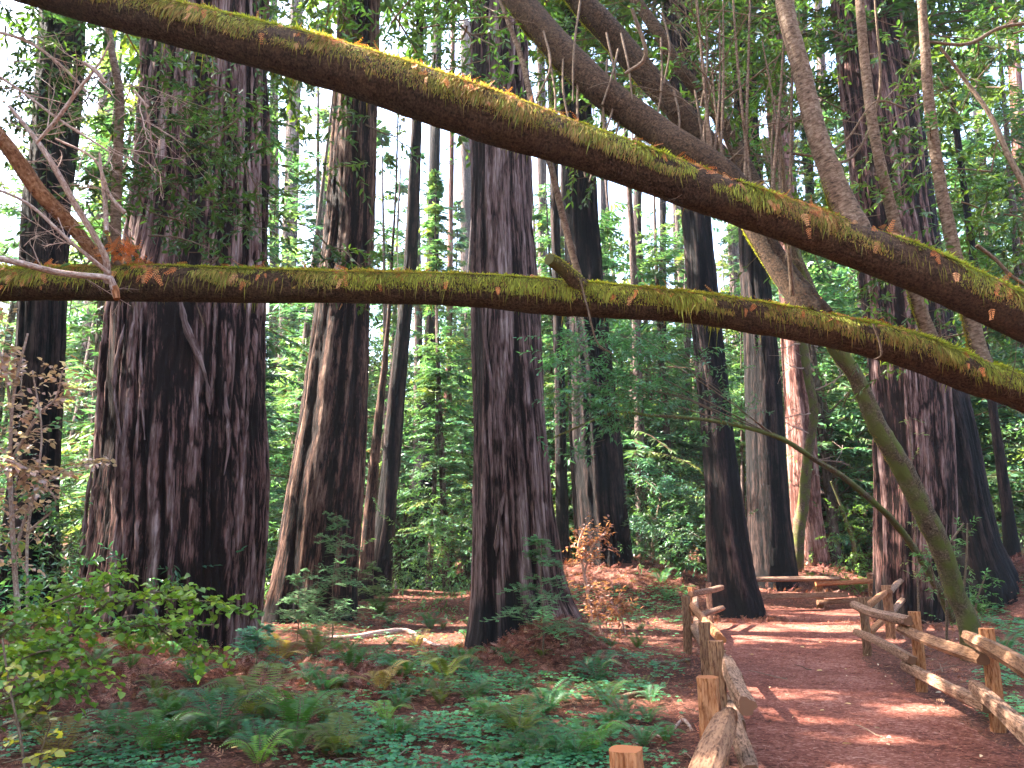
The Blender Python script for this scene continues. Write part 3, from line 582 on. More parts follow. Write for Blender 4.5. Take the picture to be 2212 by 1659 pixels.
def strands(geo, pts, rad, n, lo=.05, hi=.22, seed=0, wd=.0035):       # threads hanging free below the trunk's flank
    r = np.random.default_rng(seed+50); t, s, nn = frames(pts)
    cl = r.random(max(6, n//14)); u = (cl[r.integers(0, len(cl), n)]+.006*r.normal(size=n)).clip(0, .999)*(len(pts)-1); i = u.astype(int)
    sg = np.where(r.random(n) < .8, 1, -1); ang = sg*r.uniform(.9, 1.75, n)*np.sign((s[i]*(CP-pts[i])).sum(1))
    p = pts[i]+(np.cos(ang)[:, None]*nn[i]+np.sin(ang)[:, None]*s[i])*(rad[i]*1.03)[:, None]
    L_ = r.uniform(lo, hi, n)*r.random(n)**.5
    K = vary((.15, .14, .03), n, .25, (.22, .15, .06), .9)
    out = unit((p-pts[i])*A([1, 1, 0])+1e-6)
    leaves(geo, p, unit(A([0, 0, -1.])+.1*r.normal(size=(n, 3))+out*.12), out+.4*r.normal(size=(n, 3)), L_, wd*r.uniform(.8, 2, n), K, simple=True)
def sprays(geo, P0, D, Ls, K, wd=.010, m=9, N=None):                    # flat redwood sprays: an axis with two rows of needles
    n = len(P0); D = unit(D); N = unit(rdir(n)) if N is None else N; S = unit(np.cross(D, N)); Nn = np.cross(S, D)
    Ls = np.broadcast_to(Ls, (n,)); K = np.broadcast_to(K, (n, 3)); bend = rng.normal(size=(n, 1))*.3
    leaves(geo, P0, D, Nn, Ls, Ls*.05+.002, K, simple=True)
    for q in range(m):
        f = (q+.5)/m; b = P0+D*(Ls*f)[:, None]+Nn*(Ls[:, None]*bend*f*f)
        for sg in (-1, 1):
            leaves(geo, b, D*.75+S*sg+Nn*bend*.4, Nn, Ls*.34*(1.1-.7*f), wd*Ls/.1*(1+0*Ls), K*(1+.15*rng.normal(size=(n, 1))).clip(.6, 1.5), simple=True)
def stuck_litter(geo, pts, rad, n, seed=0):
    r = np.random.default_rng(seed+77); t, s, nn = frames(pts); cl = r.random(max(5, n//5))
    u = (cl[r.integers(0, len(cl), n)]+.008*r.normal(size=n)).clip(0, .999)*(len(pts)-1); i = u.astype(int)
    sgn = np.sign((s[i]*(CP-pts[i])).sum(1)); ang = sgn*np.abs(r.normal(size=n)*.7)
    rad_ = np.cos(ang)[:, None]*nn[i]+np.sin(ang)[:, None]*s[i]; p = pts[i]+rad_*(rad[i]*1.10)[:, None]
    D = unit(A([0, 0, -1.])*np.abs(ang)[:, None]+t[i]*r.normal(size=(n, 1))*.7+rad_*.25)
    sprays(geo, p, D, r.uniform(.04, .12, n), vary((.42, .13, .045), n, .3, (.5, .26, .12), .8), m=6, N=unit(rad_+.3*r.normal(size=(n, 3))))

def leaf_twigs(gl, gt, O, D, L, per, ll, lw, base, hue, hf=.4, droop=.25, tw=.004, flat=.5, start=.2, a=.22):
    n = len(O); D = unit(D); L = np.broadcast_to(L, (n,)); per = int(per)
    t = np.linspace(start, 1.0, per)[None, :]+rng.normal(size=(n, per))*.02; t = t.clip(.05, 1.02)
    X = O[:, None]+D[:, None]*(t*L[:, None])[..., None]+A([0, 0, -1.])*(droop*L[:, None]*t*t)[..., None]
    ax = unit(D[:, None]+A([0, 0, -2.])*droop*t[..., None]); ref = unit(np.cross(D, A([0, 0, 1.])+.01*rng.normal(size=(n, 3))))
    up = np.cross(ref, D); az = np.arange(per)[None, :]*2.4+rng.uniform(0, 6, (n, 1))
    rad_ = np.cos(az)[..., None]*ref[:, None]+np.sin(az)[..., None]*up[:, None]*flat
    LD = unit(ax*(.55+.5*(t[..., None] > .9))+rad_*.9+.2*rng.normal(size=(n, per, 3))+A([0, 0, -.15]))
    N = unit(A([0, 0, 1.])+.45*rng.normal(size=(n*per, 3)))
    K = np.repeat(vary(base, n, a, hue, hf), per, 0)*(1+.2*rng.normal(size=(n*per, 1))).clip(.5, 1.7)
    leaves(gl, X.reshape(-1, 3), LD.reshape(-1, 3), N, ll*rng.uniform(.55, 1.15, n*per), lw*rng.uniform(.7, 1.2, n*per), K.clip(.003, .8))
    for k in range(4):
        t0, t1 = k/4, (k+1)/4
        a0 = O+D*(t0*L)[:, None]+A([0, 0, -1.])*(droop*L*t0*t0)[:, None]; b0 = O+D*(t1*L)[:, None]+A([0, 0, -1.])*(droop*L*t1*t1)[:, None]
        for v in (ref, up):
            w0 = tw*(1-.2*k); V = np.stack([a0-v*w0, a0+v*w0, b0+v*w0*.8, b0-v*w0*.8], 1); gt.add(V, np.arange(n*4).reshape(n, 4))
def along(pts, n, lo=0, hi=1):
    u = rng.uniform(lo, hi, n)*(len(pts)-1); i = np.minimum(u.astype(int), len(pts)-2); f = (u-i)[:, None]; return pts[i]*(1-f)+pts[i+1]*f

def twiggy(geo, o, d, L, r, depth, rg, spread=.6, droop=0.0, out=None):
    m = 6; q = np.linspace(0, 1, m)[:, None]; d = unit(d); bend = rg.normal(size=3)*.22*L
    pts = o+d*L*q+bend*q*q+A([0, 0, -droop*L])*q*q+rg.normal(size=(m, 3))*.012*L
    pts[0] = o; tube(geo, pts, np.linspace(r, r*.45, m), 5 if depth > 1 else 4, col=(.5, 0, .5), cap=False)
    if out is not None: out.append((pts, L))
    if depth > 0:
        for k in range(rg.integers(2, 5)):
            f = rg.uniform(.25, 1); i = int(f*(m-1)); dd = unit(unit(pts[-1]-pts[0])+spread*rg.normal(size=3))
            twiggy(geo, pts[i], dd, L*rg.uniform(.35, .65), r*.5, depth-1, rg, spread, droop, out)

UP = [(-520, -240, 36, 6.6), (-300, -150, 37, 6.4), (0, -52, 41, 6.2), (300, 32, 44, 6.1), (520, 88, 47, 6.0), (737, 147, 52, 6.0), (970, 224, 55, 6.0), (1100, 268, 54, 6.0), (1237, 312, 47, 6.0), (1475, 398, 45, 6.0), (1775, 505, 45, 6.0), (1975, 580, 48, 5.9), (2212, 690, 46, 5.8), (2600, 890, 50, 5.7), (3100, 1300, 60, 5.7), (3400, 1680, 72, 5.8)]
LO = [(-520, 640, 30, 6.9), (-250, 626, 32, 6.8), (0, 616, 34, 6.7), (333, 613, 39, 6.6), (560, 618, 37, 6.6), (737, 621, 34, 6.6), (1004, 627, 35, 6.6), (1190, 642, 39, 6.6), (1260, 647, 38, 6.6), (1475, 664, 33, 6.6), (1642, 688, 35, 6.6), (1808, 718, 36, 6.6), (1975, 762, 38, 6.6), (2108, 815, 39, 6.6), (2212, 852, 37, 6.6), (2550, 1010, 45, 6.6), (2900, 1290, 54, 6.6), (3200, 1640, 66, 6.6)]
B1 = [(1610, 455, 30, 6.0), (1570, 385, 32, 6.08), (1475, 318, 31, 6.25), (1420, 283, 31, 6.4), (1304, 198, 33, 6.6), (1204, 100, 32, 6.8), (1120, 0, 30, 7.0), (1040, -110, 27, 7.3), (960, -230, 22, 7.6)]
B2 = [(1770, 690, 34, 6.65), (1738, 650, 31, 6.7), (1690, 585, 27, 6.8), (1640, 505, 25, 6.9), (1600, 430, 25, 7.0), (1555, 345, 25, 7.1), (1475, 250, 25, 7.2), (1404, 172, 26, 7.3), (1337, 92, 27, 7.4), (1254, 0, 26, 7.5), (1160, -120, 22, 7.7)]
B3 = [(1640, 420, 17, 7.0), (1590, 320, 16, 7.5), (1542, 235, 15, 7.6), (1470, 150, 13, 7.7), (1420, 67, 13, 7.8), (1370, -5, 12, 7.9), (1300, -120, 9, 8.1)]
V1 = [(1866, 535, 28, 5.98), (1846, 496, 31, 6.0), (1825, 450, 28, 6.05), (1786, 350, 23, 6.1), (1758, 267, 21, 6.15), (1735, 167, 19.5, 6.2), (1708, 67, 18, 6.25), (1693, 0, 18, 6.3), (1670, -120, 15, 6.4)]
V2 = [(2012, 752, 20, 6.65), (2004, 715, 16, 6.65), (1988, 670, 14, 6.65), (1970, 612, 13, 6.65), (1935, 493, 12, 6.7), (1908, 383, 11.5, 6.7), (1885, 267, 11, 6.75), (1868, 133, 10, 6.8), (1857, 0, 9.5, 6.8), (1850, -120, 8, 6.9)]
V3 = [(2128, 810, 24, 6.6), (2115, 760, 18, 6.65), (2096, 680, 16, 6.7), (2060, 540, 14, 6.7), (2032, 400, 12.5, 6.75), (2008, 233, 11, 6.8), (1998, 100, 10, 6.8), (1991, 0, 9, 6.8), (1985, -120, 8, 6.9)]
V4 = [(1258, 620, 10, 6.6), (1245, 580, 8, 6.65), (1214, 460, 7.5, 6.8), (1190, 360, 7, 6.8), (1170, 290, 7, 6.8), (1150, 227, 7, 6.8), (1128, 130, 6, 6.9), (1097, 45, 5, 7.0), (1060, -60, 4, 7.1)]
ST = [(1255, 622, 20, 6.55), (1228, 592, 15, 6.4), (1205, 572, 14, 6.3), (1186, 560, 13, 6.22)]
L1 = [(254, 600, 12, 6.6), (250, 500, 11, 6.6), (252, 400, 11, 6.65), (256, 300, 10, 6.7), (258, 200, 9, 6.75), (240, 100, 7, 6.8), (225, -30, 5, 6.9)]
L2 = [(245, 598, 12, 6.55), (190, 530, 13, 6.5), (150, 482, 15, 6.45), (83, 412, 17, 6.3), (20, 322, 16, 6.15), (-60, 230, 15, 6.0), (-160, 120, 16, 5.9)]
bayU = thing('leaning_bay_tree', P(3400, 1680, 5.8)*A([1, 1, 0]), 'upper mossy bay trunk slanting down across the whole photo from top left', 'leaning tree')
g = Geo(); upts, urad = limb(g, UP, 420, 44, .07, 3); g.build('trunk', M['log'], bayU)
g = Geo(); moss_on(g, upts, urad, 230000, .68, seed=1); strands(g, upts, urad, 2600, seed=1); mossU = g
g = Geo(); b1p, b1r = limb(g, B1, 120, 24, .08, 5); moss_on(mossU, b1p, b1r, 26000, .62, .035, seed=5); o = g.build('branch', M['log'], bayU)
g = Geo(); b3p, b3r = limb(g, B3, 80, 14, .08, 7); g.build('branch', M['log'], bayU)
g = Geo(); v1p, v1r = limb(g, V1, 90, 20, .10, 8); moss_on(mossU, v1p[:22], v1r[:22], 5000, .6, .03, seed=8); g.build('shoot', M['bay_bark'], bayU)
mossU.build('moss', M['moss'], bayU)
g = Geo(); stuck_litter(g, upts, urad, 420, 1); stuck_litter(g, upts[200:300], urad[200:300], 160, 9); g.build('dead_sprays', M['litter'], bayU)
bayL = thing('leaning_bay_tree', P(3200, 1640, 6.6)*A([1, 1, 0]), 'lower mossy bay trunk running nearly level across the photo', 'leaning tree')
g = Geo(); lpts, lrad = limb(g, LO, 400, 40, .07, 13); g.build('trunk', M['log'], bayL)
g = Geo(); moss_on(g, lpts, lrad, 200000, .74, seed=2); strands(g, lpts, lrad, 2200, seed=2); mossL = g
g = Geo(); b2p, b2r = limb(g, B2, 130, 22, .08, 15); moss_on(mossL, b2p, b2r, 22000, .60, .035, seed=15); g.build('branch', M['log'], bayL)
for nm, rows, mt in (('shoot', V2, 'bay_bark'), ('shoot', V3, 'bay_bark'), ('shoot', V4, 'bay_bark'), ('stub', ST, 'bay_mossy'), ('shoot', L1, 'bay_bark'), ('dead_limb', L2, 'limb_rust')):
    g = Geo(); a_, r_ = limb(g, rows, 70, 14, .10, 17)
    if rows is V2: v2p = a_; moss_on(mossL, a_[:14], r_[:14], 2500, .7, .03, seed=21)
    if rows is V3: v3p = a_; moss_on(mossL, a_[:14], r_[:14], 2500, .7, .03, seed=22)
    if rows is V4: v4p = a_
    if rows is L1: l1p = a_
    if rows is L2: l2p = a_
    if rows is ST: moss_on(mossL, a_, r_, 2000, .75, .03, seed=23)
    g.build(nm, M[mt], bayL)
mossL.build('moss', M['moss'], bayL)
g = Geo(); stuck_litter(g, lpts, lrad, 460, 2); stuck_litter(g, lpts[50:140], lrad[50:140], 120, 4); g.build('dead_sprays', M['litter'], bayL)

# dead sunlit twigs crossing at the left
rg = np.random.default_rng(12); g = Geo()
for rows in ([(232, 610, 8, 6.3), (227, 553, 7, 6.2), (167, 450, 7, 6.1), (110, 350, 6, 6.0), (67, 287, 5, 6.0), (20, 230, 3.5, 6.0)],
             [(77, 310, 3, 5.9), (120, 262, 4.5, 5.9), (165, 200, 4, 5.9), (215, 136, 2.5, 5.9), (240, 85, 1.5, 5.9)],
             [(180, 135, 4, 5.85), (205, 152, 5, 5.85), (228, 178, 4, 5.85)], [(288, 195, 3, 5.8), (320, 232, 3.5, 5.8)],
             [(250, 640, 7, 6.1), (243, 612, 8, 6.1), (232, 600, 7, 6.1), (130, 590, 7, 6.0), (50, 570, 7, 5.9), (-60, 545, 7, 5.9)],
             [(230, 500, 5, 6.1), (228, 450, 5, 6.2), (222, 400, 3.5, 6.2), (215, 330, 2.5, 6.3)], [(270, 460, 5, 6.2), (236, 420, 4, 6.2), (205, 345, 3, 6.2), (120, 300, 2.5, 6.2)],
             [(235, 590, 5, 6.2), (150, 520, 4, 6.0), (60, 440, 3.5, 5.9), (-30, 400, 3, 5.8)],
             [(-40, 60, 3, 6.2), (60, 90, 3.5, 6.2), (130, 140, 3, 6.2), (190, 200, 2, 6.2)], [(-40, 140, 3, 6), (50, 200, 3, 6), (130, 260, 3, 6), (240, 330, 2, 6)]):
    a_, r_ = limb(g, rows, 16, 7, .12, 30)
    for k in range(3 if len(rows) > 3 else 1):
        i = rg.integers(2, 14); twiggy(g, a_[i], unit(unit(a_[-1]-a_[0])+.8*rg.normal(size=3)), rg.uniform(.15, .5), .005, 2, rg, .55)
for k in range(26):
    q = P(rg.uniform(-30, 330), rg.uniform(90, 560), rg.uniform(5.7, 6.6)); twiggy(g, q, rg.normal(size=3)*A([1, .4, .8]), rg.uniform(.25, .7), .004, 2, rg, .5)
o = g.build('dead_branches', M['dead'], bayL)
tip = Geo(); a_, r_ = limb(tip, [(253, 646, 7, 6.08), (250, 628, 8, 6.1), (247, 618, 7.5, 6.1)], 6, 8, .1, 3); tip.build('broken_tip', M['post_orange'], bayL)
g = Geo(); q = rdir(60)*A([.13, .05, .06])+P(258, 540, 6.4); sprays(g, q, rdir(60), .09, vary((.55, .15, .04), 60, .2, (.6, .3, .1)), m=6); g.build('rusty_fronds', M['litter'], bayL)

# thin twigs and vines among the upper branches
def twig_group(parent, name, spots, n, L, depth=2, r=.005, dirb=(0, 0, 1), mt='twig'):
    g = Geo(); rg = np.random.default_rng(len(name)+n)
    for k in range(n):
        a, b, c, d, e, f = spots[k % len(spots)]
        q = P(rg.uniform(a, b), rg.uniform(c, d), rg.uniform(e, f)); twiggy(g, q, A(dirb)+.55*rg.normal(size=3), rg.uniform(*L), r, depth, rg, .4)
    return g.build(name, M[mt], parent)
twig_group(bayU, 'twigs', [(1460, 1580, 100, 330, 6.2, 6.8), (1560, 1700, 200, 420, 6.2, 6.9), (1480, 1540, -20, 120, 6.2, 7)], 44, (.3, .9), 2, .006, (.05, 0, .8))
g = Geo(); rg = np.random.default_rng(66)
for k in range(13):                   # nearly straight sprouts rising from the upper trunk
    x0 = rg.uniform(1500, 1720); y0 = np.interp(x0, [1475, 1775], [370, 470]); tx = x0+rg.uniform(-50, 40); ht = rg.uniform(150, 620)
    limb(g, [(x0, y0, rg.uniform(3, 5), 6.1), ((x0+tx)/2+rg.uniform(-12, 12), y0-ht*.5, 3, 6.3), (tx, y0-ht, 1.6, 6.5)], 14, 5, .1, k)
g.build('sprouts', M['bay_bark'], bayU)
g = Geo()
for k in range(16):
    x0 = rg.uniform(1140, 1560); y0 = rg.uniform(-40, 200); ht = rg.uniform(120, 260)
    limb(g, [(x0, y0, 2.5, 6.7), (x0+rg.uniform(-25, 25), y0+ht*.5, 2.5, 6.5), (x0+rg.uniform(-35, 35), y0+ht, 2, 6.4)], 12, 4, .1, k)
limb(g, [(1365, 20, 4, 6.4), (1395, 120, 5, 6.4), (1350, 160, 4, 6.4)], 12, 5, .1, 2)
limb(g, [(1252, 600, 2.5, 6.2), (1270, 670, 2.5, 6.2), (1290, 740, 2, 6.2), (1325, 765, 1.5, 6.3)], 14, 5, .1, 2)
limb(g, [(1886, 700, 2.5, 6.2), (1900, 740, 2.5, 6.2), (1903, 768, 2.2, 6.2), (1888, 776, 1.5, 6.2)], 14, 5, .1, 2)
g.build('hanging_vines', M['twig'], bayU)
g = Geo()
for rows in ([(1680, 260, 4, 6.6), (1690, 350, 5, 6.6), (1700, 480, 5, 6.6), (1712, 640, 5, 6.6)], [(2110, 530, 5, 6.2), (2150, 560, 4, 6.2), (2190, 600, 4, 6.2), (2260, 640, 4, 6.2)],
             [(2005, 90, 3, 6.8), (2090, 95, 4, 6.8), (2160, 60, 4, 6.8), (2230, 50, 4, 6.8)], [(2030, 100, 3, 6.6), (2090, 180, 4, 6.6), (2140, 250, 5, 6.5), (2180, 340, 6, 6.4), (2230, 430, 7, 6.3)],
             [(2050, 750, 3, 6.6), (2000, 745, 3, 6.6)], [(1890, 0, 2, 7), (1900, 200, 3, 7), (1850, 330, 3, 7), (1780, 360, 3, 6.8)], [(1700, 330, 3, 6.5), (1770, 335, 3, 6.5), (1830, 300, 2, 6.6), (1890, 220, 2, 6.6), (1960, 235, 2, 6.6)]):
    a_, r_ = limb(g, rows, 20, 6, .1, 31)
    for k in range(4): twiggy(g, a_[rg.integers(2, 19)], unit(unit(a_[-1]-a_[0])+.8*rg.normal(size=3)), rg.uniform(.2, .6), .005, 2, rg, .5)
g.build('bare_twigs', M['twig'], bayL)

# bay leaves: sprays on the two leaning trees (dark in front of the trunks, paler to the right)
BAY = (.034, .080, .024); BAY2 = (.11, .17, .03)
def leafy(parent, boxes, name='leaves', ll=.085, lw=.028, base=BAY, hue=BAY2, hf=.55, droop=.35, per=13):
    gl = Geo(); gt = Geo()
    for (x0, x1, y0, y1, d0, d1, n) in boxes:
        q = np.stack([P(rng.uniform(x0, x1), rng.uniform(y0, y1), rng.uniform(d0, d1)) for _ in range(max(2, n//6))])
        O = q[rng.integers(0, len(q), n)]+rng.normal(size=(n, 3))*A([.22, .18, .16])
        D = rdir(n, 0)*A([1, .8, .6])
        leaf_twigs(gl, gt, O, D, rng.uniform(.18, .5, n), per, ll, lw, base, hue, hf, droop)
        for k in range(max(2, n//12)):
            c = q[rng.integers(0, len(q))]; e = c+rng.normal(size=3)*A([.5, .3, .45]); tube(gt, spl([c, (c+e)/2+rng.normal(size=3)*.06, e], 8), np.linspace(.010, .004, 8), 4, col=(.5, 0, .5), cap=False)
    gl.build(name, M['leaf'], parent); gt.build('leaf_twigs', M['twig'], parent)
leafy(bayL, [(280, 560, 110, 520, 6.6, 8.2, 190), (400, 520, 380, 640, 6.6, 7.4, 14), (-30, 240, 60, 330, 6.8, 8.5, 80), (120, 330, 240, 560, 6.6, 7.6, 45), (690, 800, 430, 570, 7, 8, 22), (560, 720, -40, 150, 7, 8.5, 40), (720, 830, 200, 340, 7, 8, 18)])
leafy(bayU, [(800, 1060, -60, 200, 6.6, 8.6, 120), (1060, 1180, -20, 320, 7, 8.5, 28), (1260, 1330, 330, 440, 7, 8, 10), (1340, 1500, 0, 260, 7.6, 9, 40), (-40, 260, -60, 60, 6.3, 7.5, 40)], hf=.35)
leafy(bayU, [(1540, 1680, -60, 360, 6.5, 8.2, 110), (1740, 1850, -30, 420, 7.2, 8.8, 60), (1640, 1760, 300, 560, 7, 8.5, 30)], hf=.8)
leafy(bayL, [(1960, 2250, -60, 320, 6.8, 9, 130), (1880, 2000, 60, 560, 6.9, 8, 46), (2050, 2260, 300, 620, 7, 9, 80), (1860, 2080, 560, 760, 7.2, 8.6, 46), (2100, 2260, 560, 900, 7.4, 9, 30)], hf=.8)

# ------------------------------------------------------------------ slender leaning trees near the path
def lean_tree(name, label, cat, rows, mt, moss=0, group=None, parts=None):
    b = P(rows[0][0], rows[0][1], rows[0][3]); t = thing(name, (b[0], b[1], float(H(b[0], b[1]))), label, cat, group)
    g = Geo(); a_, r_ = limb(g, rows, 160, 22, .17, 41); g.build('trunk', M[mt], t)
    if moss: g = Geo(); moss_on(g, a_, r_, moss, .62, .03, seed=31, thick=1.1); g.build('moss', M['moss'], t)
    return t, a_, r_
m1, m1p, m1r = lean_tree('leaning_tree', 'slim mossy bay leaning left from the right fence up to lower trunk', 'leaning tree',
    [(2112, 1425, 31, 13.0), (2105, 1392, 25, 13.0), (2085, 1325, 21, 13.0), (2068, 1290, 20, 13.0), (2035, 1190, 21, 12.9), (1996, 1106, 22, 12.8), (1945, 1003, 21, 12.7), (1892, 913, 19, 12.6), (1852, 820, 17, 12.5), (1815, 765, 17, 12.4), (1790, 720, 16, 12.3), (1740, 610, 14, 12.2), (1700, 500, 12, 12), (1650, 300, 10, 12)], 'bay_mossy', 16000)
m2, m2p, m2r = lean_tree('mossy_stem', 'sunlit yellow mossy stem standing before the cinnamon redwood', 'leaning tree',
    [(1722, 1243, 13, 28.5), (1726, 1140, 13, 28.5), (1735, 1090, 12, 28.5), (1746, 980, 10, 28.5), (1756, 920, 9, 28.5), (1757, 870, 9, 28.5), (1745, 813, 9, 28.5), (1735, 740, 9, 28.5), (1726, 650, 8, 28.5), (1700, 450, 7, 28.5), (1660, 250, 6, 28.5)], 'bay_mossy', 2500)
g = Geo()
for k in range(7): i = 40+k*8; twiggy(g, m2p[i], A([rg.choice([-1., 1.2]), -.4, .25*rg.normal()]), 1.2, .03, 2, rg, .6)
g.build('branches', M['dead'], m2)
m3, m3p, m3r = lean_tree('mossy_stem', 'small pale green mossy sapling stem right of the back fence glow', 'sapling',
    [(1846, 1232, 5.5, 30), (1843, 1173, 5, 30), (1824, 1115, 4, 30), (1812, 1080, 3, 30), (1795, 1040, 2, 30)], 'bay_mossy', 900)
m4, m4p, m4r = lean_tree('arching_sapling', 'long thin mossy sapling arching left over the path bend to a leafy tip', 'sapling',
    [(2062, 1345, 9, 15.5), (2055, 1334, 9, 15.5), (2028, 1275, 8.5, 15.3), (1978, 1190, 7.5, 15), (1935, 1133, 7, 14.6), (1898, 1095, 6.5, 14.2), (1825, 1033, 6, 13.8), (1765, 996, 5.5, 13.4), (1692, 950, 5, 13), (1608, 923, 4, 12.7), (1508, 905, 3.6, 12.3), (1400, 897, 3, 12), (1337, 890, 2.6, 12), (1287, 906, 2.2, 12), (1194, 946, 1.6, 12)], 'bay_mossy', 3000)
gl = Geo(); gt = Geo()
O = along(m4p, 60, .82, 1)+rng.normal(size=(60, 3))*A([.2, .2, .35]); leaf_twigs(gl, gt, O, rdir(60, .3)*A([1, 1, .6]), rng.uniform(.3, .7, 60), 14, .11, .03, (.04, .11, .06), (.07, .15, .06), .6, .2)
O = A([P(rng.uniform(1205, 1420), rng.uniform(700, 880), rng.uniform(11, 13)) for _ in range(170)]); leaf_twigs(gl, gt, O, rdir(170, .1)*A([1, 1, .5]), rng.uniform(.3, .7, 170), 14, .11, .03, (.04, .11, .06), (.07, .16, .07), .6, .2)
O = A([P(rng.uniform(1480, 1640), rng.uniform(740, 960), rng.uniform(12, 13)) for _ in range(36)]); leaf_twigs(gl, gt, O, rdir(36, .1)*A([1, 1, .5]), rng.uniform(.25, .6, 36), 12, .10, .028, (.04, .10, .055), (.07, .15, .05), .6, .2)
for k in range(6):
    e = P(rng.uniform(1230, 1420), rng.uniform(700, 860), 12); c = m4p[rng.integers(95, 116)]; tube(gt, spl([c, (c+e)/2+rng.normal(size=3)*.12, e], 8), np.linspace(.014, .005, 8), 4, col=(.5, 0, .5), cap=False)
gl.build('leaves', M['leaf'], m4); gt.build('leaf_twigs', M['twig'], m4)

# ------------------------------------------------------------------ split rail fences
def gz(x, y): return float(H(x, y))
def post(root, p, h, w=.12, mt='post_brown', rot=0, seed=0):
    r = np.random.default_rng(seed+int(abs(p[0])*100)); g = Geo(); z0 = gz(p[0], p[1])-.25
    zs = np.concatenate([np.linspace(z0, z0+.25+h, 16)]); pts = np.stack([p[0]+.01*np.sin(zs*3), p[1]+0*zs, zs], -1)
    ns = 16; th = np.linspace(0, 2*np.pi, ns, endpoint=False)-np.pi/2; sq = 1/np.maximum(np.abs(np.cos(th-rot)), np.abs(np.sin(th-rot))); sq = np.minimum(sq, 1.30)
    d = w/2*(sq-1)[None, :]+.006*(vn(np.cos(th)*3+seed, np.sin(th)*3, 0*th)-.5)[None, :]*2+.004*r.normal(size=(16, ns))
    tube(g, pts, w/2*1.0, ns, d, A([[.55, 0, .5]])); return g.build('post', M[mt], root, smooth=False)
def rail(root, a, b, w=.115, mt='rail_grey', seed=0, sag=.01):
    r = np.random.default_rng(seed+5); g = Geo(); a = A(a); b = A(b); q = np.linspace(0, 1, 22)[:, None]
    pts = a+(b-a)*q+A([0, 0, 1.])*sag*np.sin(q*np.pi)*r.normal()+.006*np.stack([vn(q[:, 0]*3, 0*q[:, 0]+seed, s=1)-.5, vn(q[:, 0]*3, 0*q[:, 0]+seed, s=2)-.5, vn(q[:, 0]*3, 0*q[:, 0]+seed, s=3)-.5], -1)*2
    ns = 12; th = np.linspace(0, 2*np.pi, ns, endpoint=False); k = r.uniform(0, 6)
    sq_ = 1/np.maximum(np.abs(np.cos(th-k)), np.abs(np.sin(th-k))); shape = .55*(sq_-1.15)+.10*np.cos(3*(th-k))+.06*r.normal(size=ns)
    T, Q = np.meshgrid(th, q[:, 0]*4); d = w/2*(shape[None]+.14*(fbm(np.cos(T)*2+seed, np.sin(T)*2, Q, s=seed)-.5)*2)
    d[0] *= 1; tube(g, pts, w/2*(1-.12*np.abs(q[:, 0]*2-1)**6), ns, d, A([[.55, 0, .5]])); return g.build('rail', M[mt], root, smooth=False)
def hp(p, h, off=(0, 0)): return [p[0]+off[0], p[1]+off[1], gz(p[0], p[1])+h]
def Tz(px, py, h):                     # ground point under a post whose top (height h) shows at this pixel
    d = ray(px, py); t = (h-CAMZ)/d[2]; return CP[:2]+d[:2]*t
# left fence
L = [Tz(1250, 1800, .95), Tz(1350, 1616, .95), Tz(1527, 1462, .96), Tz(1546, 1384, .98), Tz(1520, 1345, 1.0), G(1486, 1414)[:2], G(1497, 1372)[:2], G(1534, 1345)[:2]]
fl = thing('split_rail_fence', (*L[3], gz(*L[3])), 'split rail fence along the left edge of the path', 'fence')
for k, (p, mt, h, w_) in enumerate(zip(L, ['post_orange', 'post_orange', 'post_orange', 'post_brown', 'post_brown', 'post_brown', 'post_orange', 'rail_grey'], [.95, .95, .96, .98, 1.0, 1.0, 1.0, .98], [.12, .12, .125, .12, .11, .14, .13, .13])):
    if k > 0: post(fl, p, h, w_, mt, rot=.3, seed=k)
o1 = A([.125, 0]); 
rail(fl, hp(L[0], .78, (.3, .2)), hp(L[2], .72, (.13, .06)), .14, 'post_brown', 1); rail(fl, hp(L[0], .36, (.3, .2)), hp(L[2], .34, (.13, .06)), .13, 'rail_grey', 2)
rail(fl, hp(L[2], .84, (.15, -.3)), hp(L[3], .8, (.12, .1)), .12, 'rail_grey', 3); rail(fl, hp(L[2], .48, (.15, -.3)), hp(L[3], .44, (.12, .1)), .12, 'rail_grey', 4)
rail(fl, hp(L[3], .70, (.12, -.2)), hp(L[4], .74, (.12, .1)), .12, 'rail_grey', 5); rail(fl, hp(L[3], .32, (.12, -.2)), hp(L[4], .34, (.12, .1)), .12, 'rail_grey', 6)
rail(fl, hp(L[4], .84, (.12, -.2)), hp(L[5], .84, (.13, .1)), .12, 'post_orange', 7); rail(fl, hp(L[4], .46, (.12, -.2)), hp(L[5], .46, (.13, .1)), .12, 'rail_grey', 8)
rail(fl, hp(L[5], .72, (.13, -.1)), hp(L[6], .76, (.12, .1)), .12, 'rail_grey', 9); rail(fl, hp(L[5], .32, (.13, -.1)), hp(L[6], .36, (.12, .1)), .12, 'rail_grey', 10)
e = G(1556, 1346); rail(fl, hp(L[6], .86, (-.05, -.12)), [e[0], e[1]-.35, .92], .14, 'rail_grey', 11); rail(fl, hp(L[6], .34, (-.05, -.12)), [e[0], e[1]-.35, .42], .14, 'rail_grey', 12)
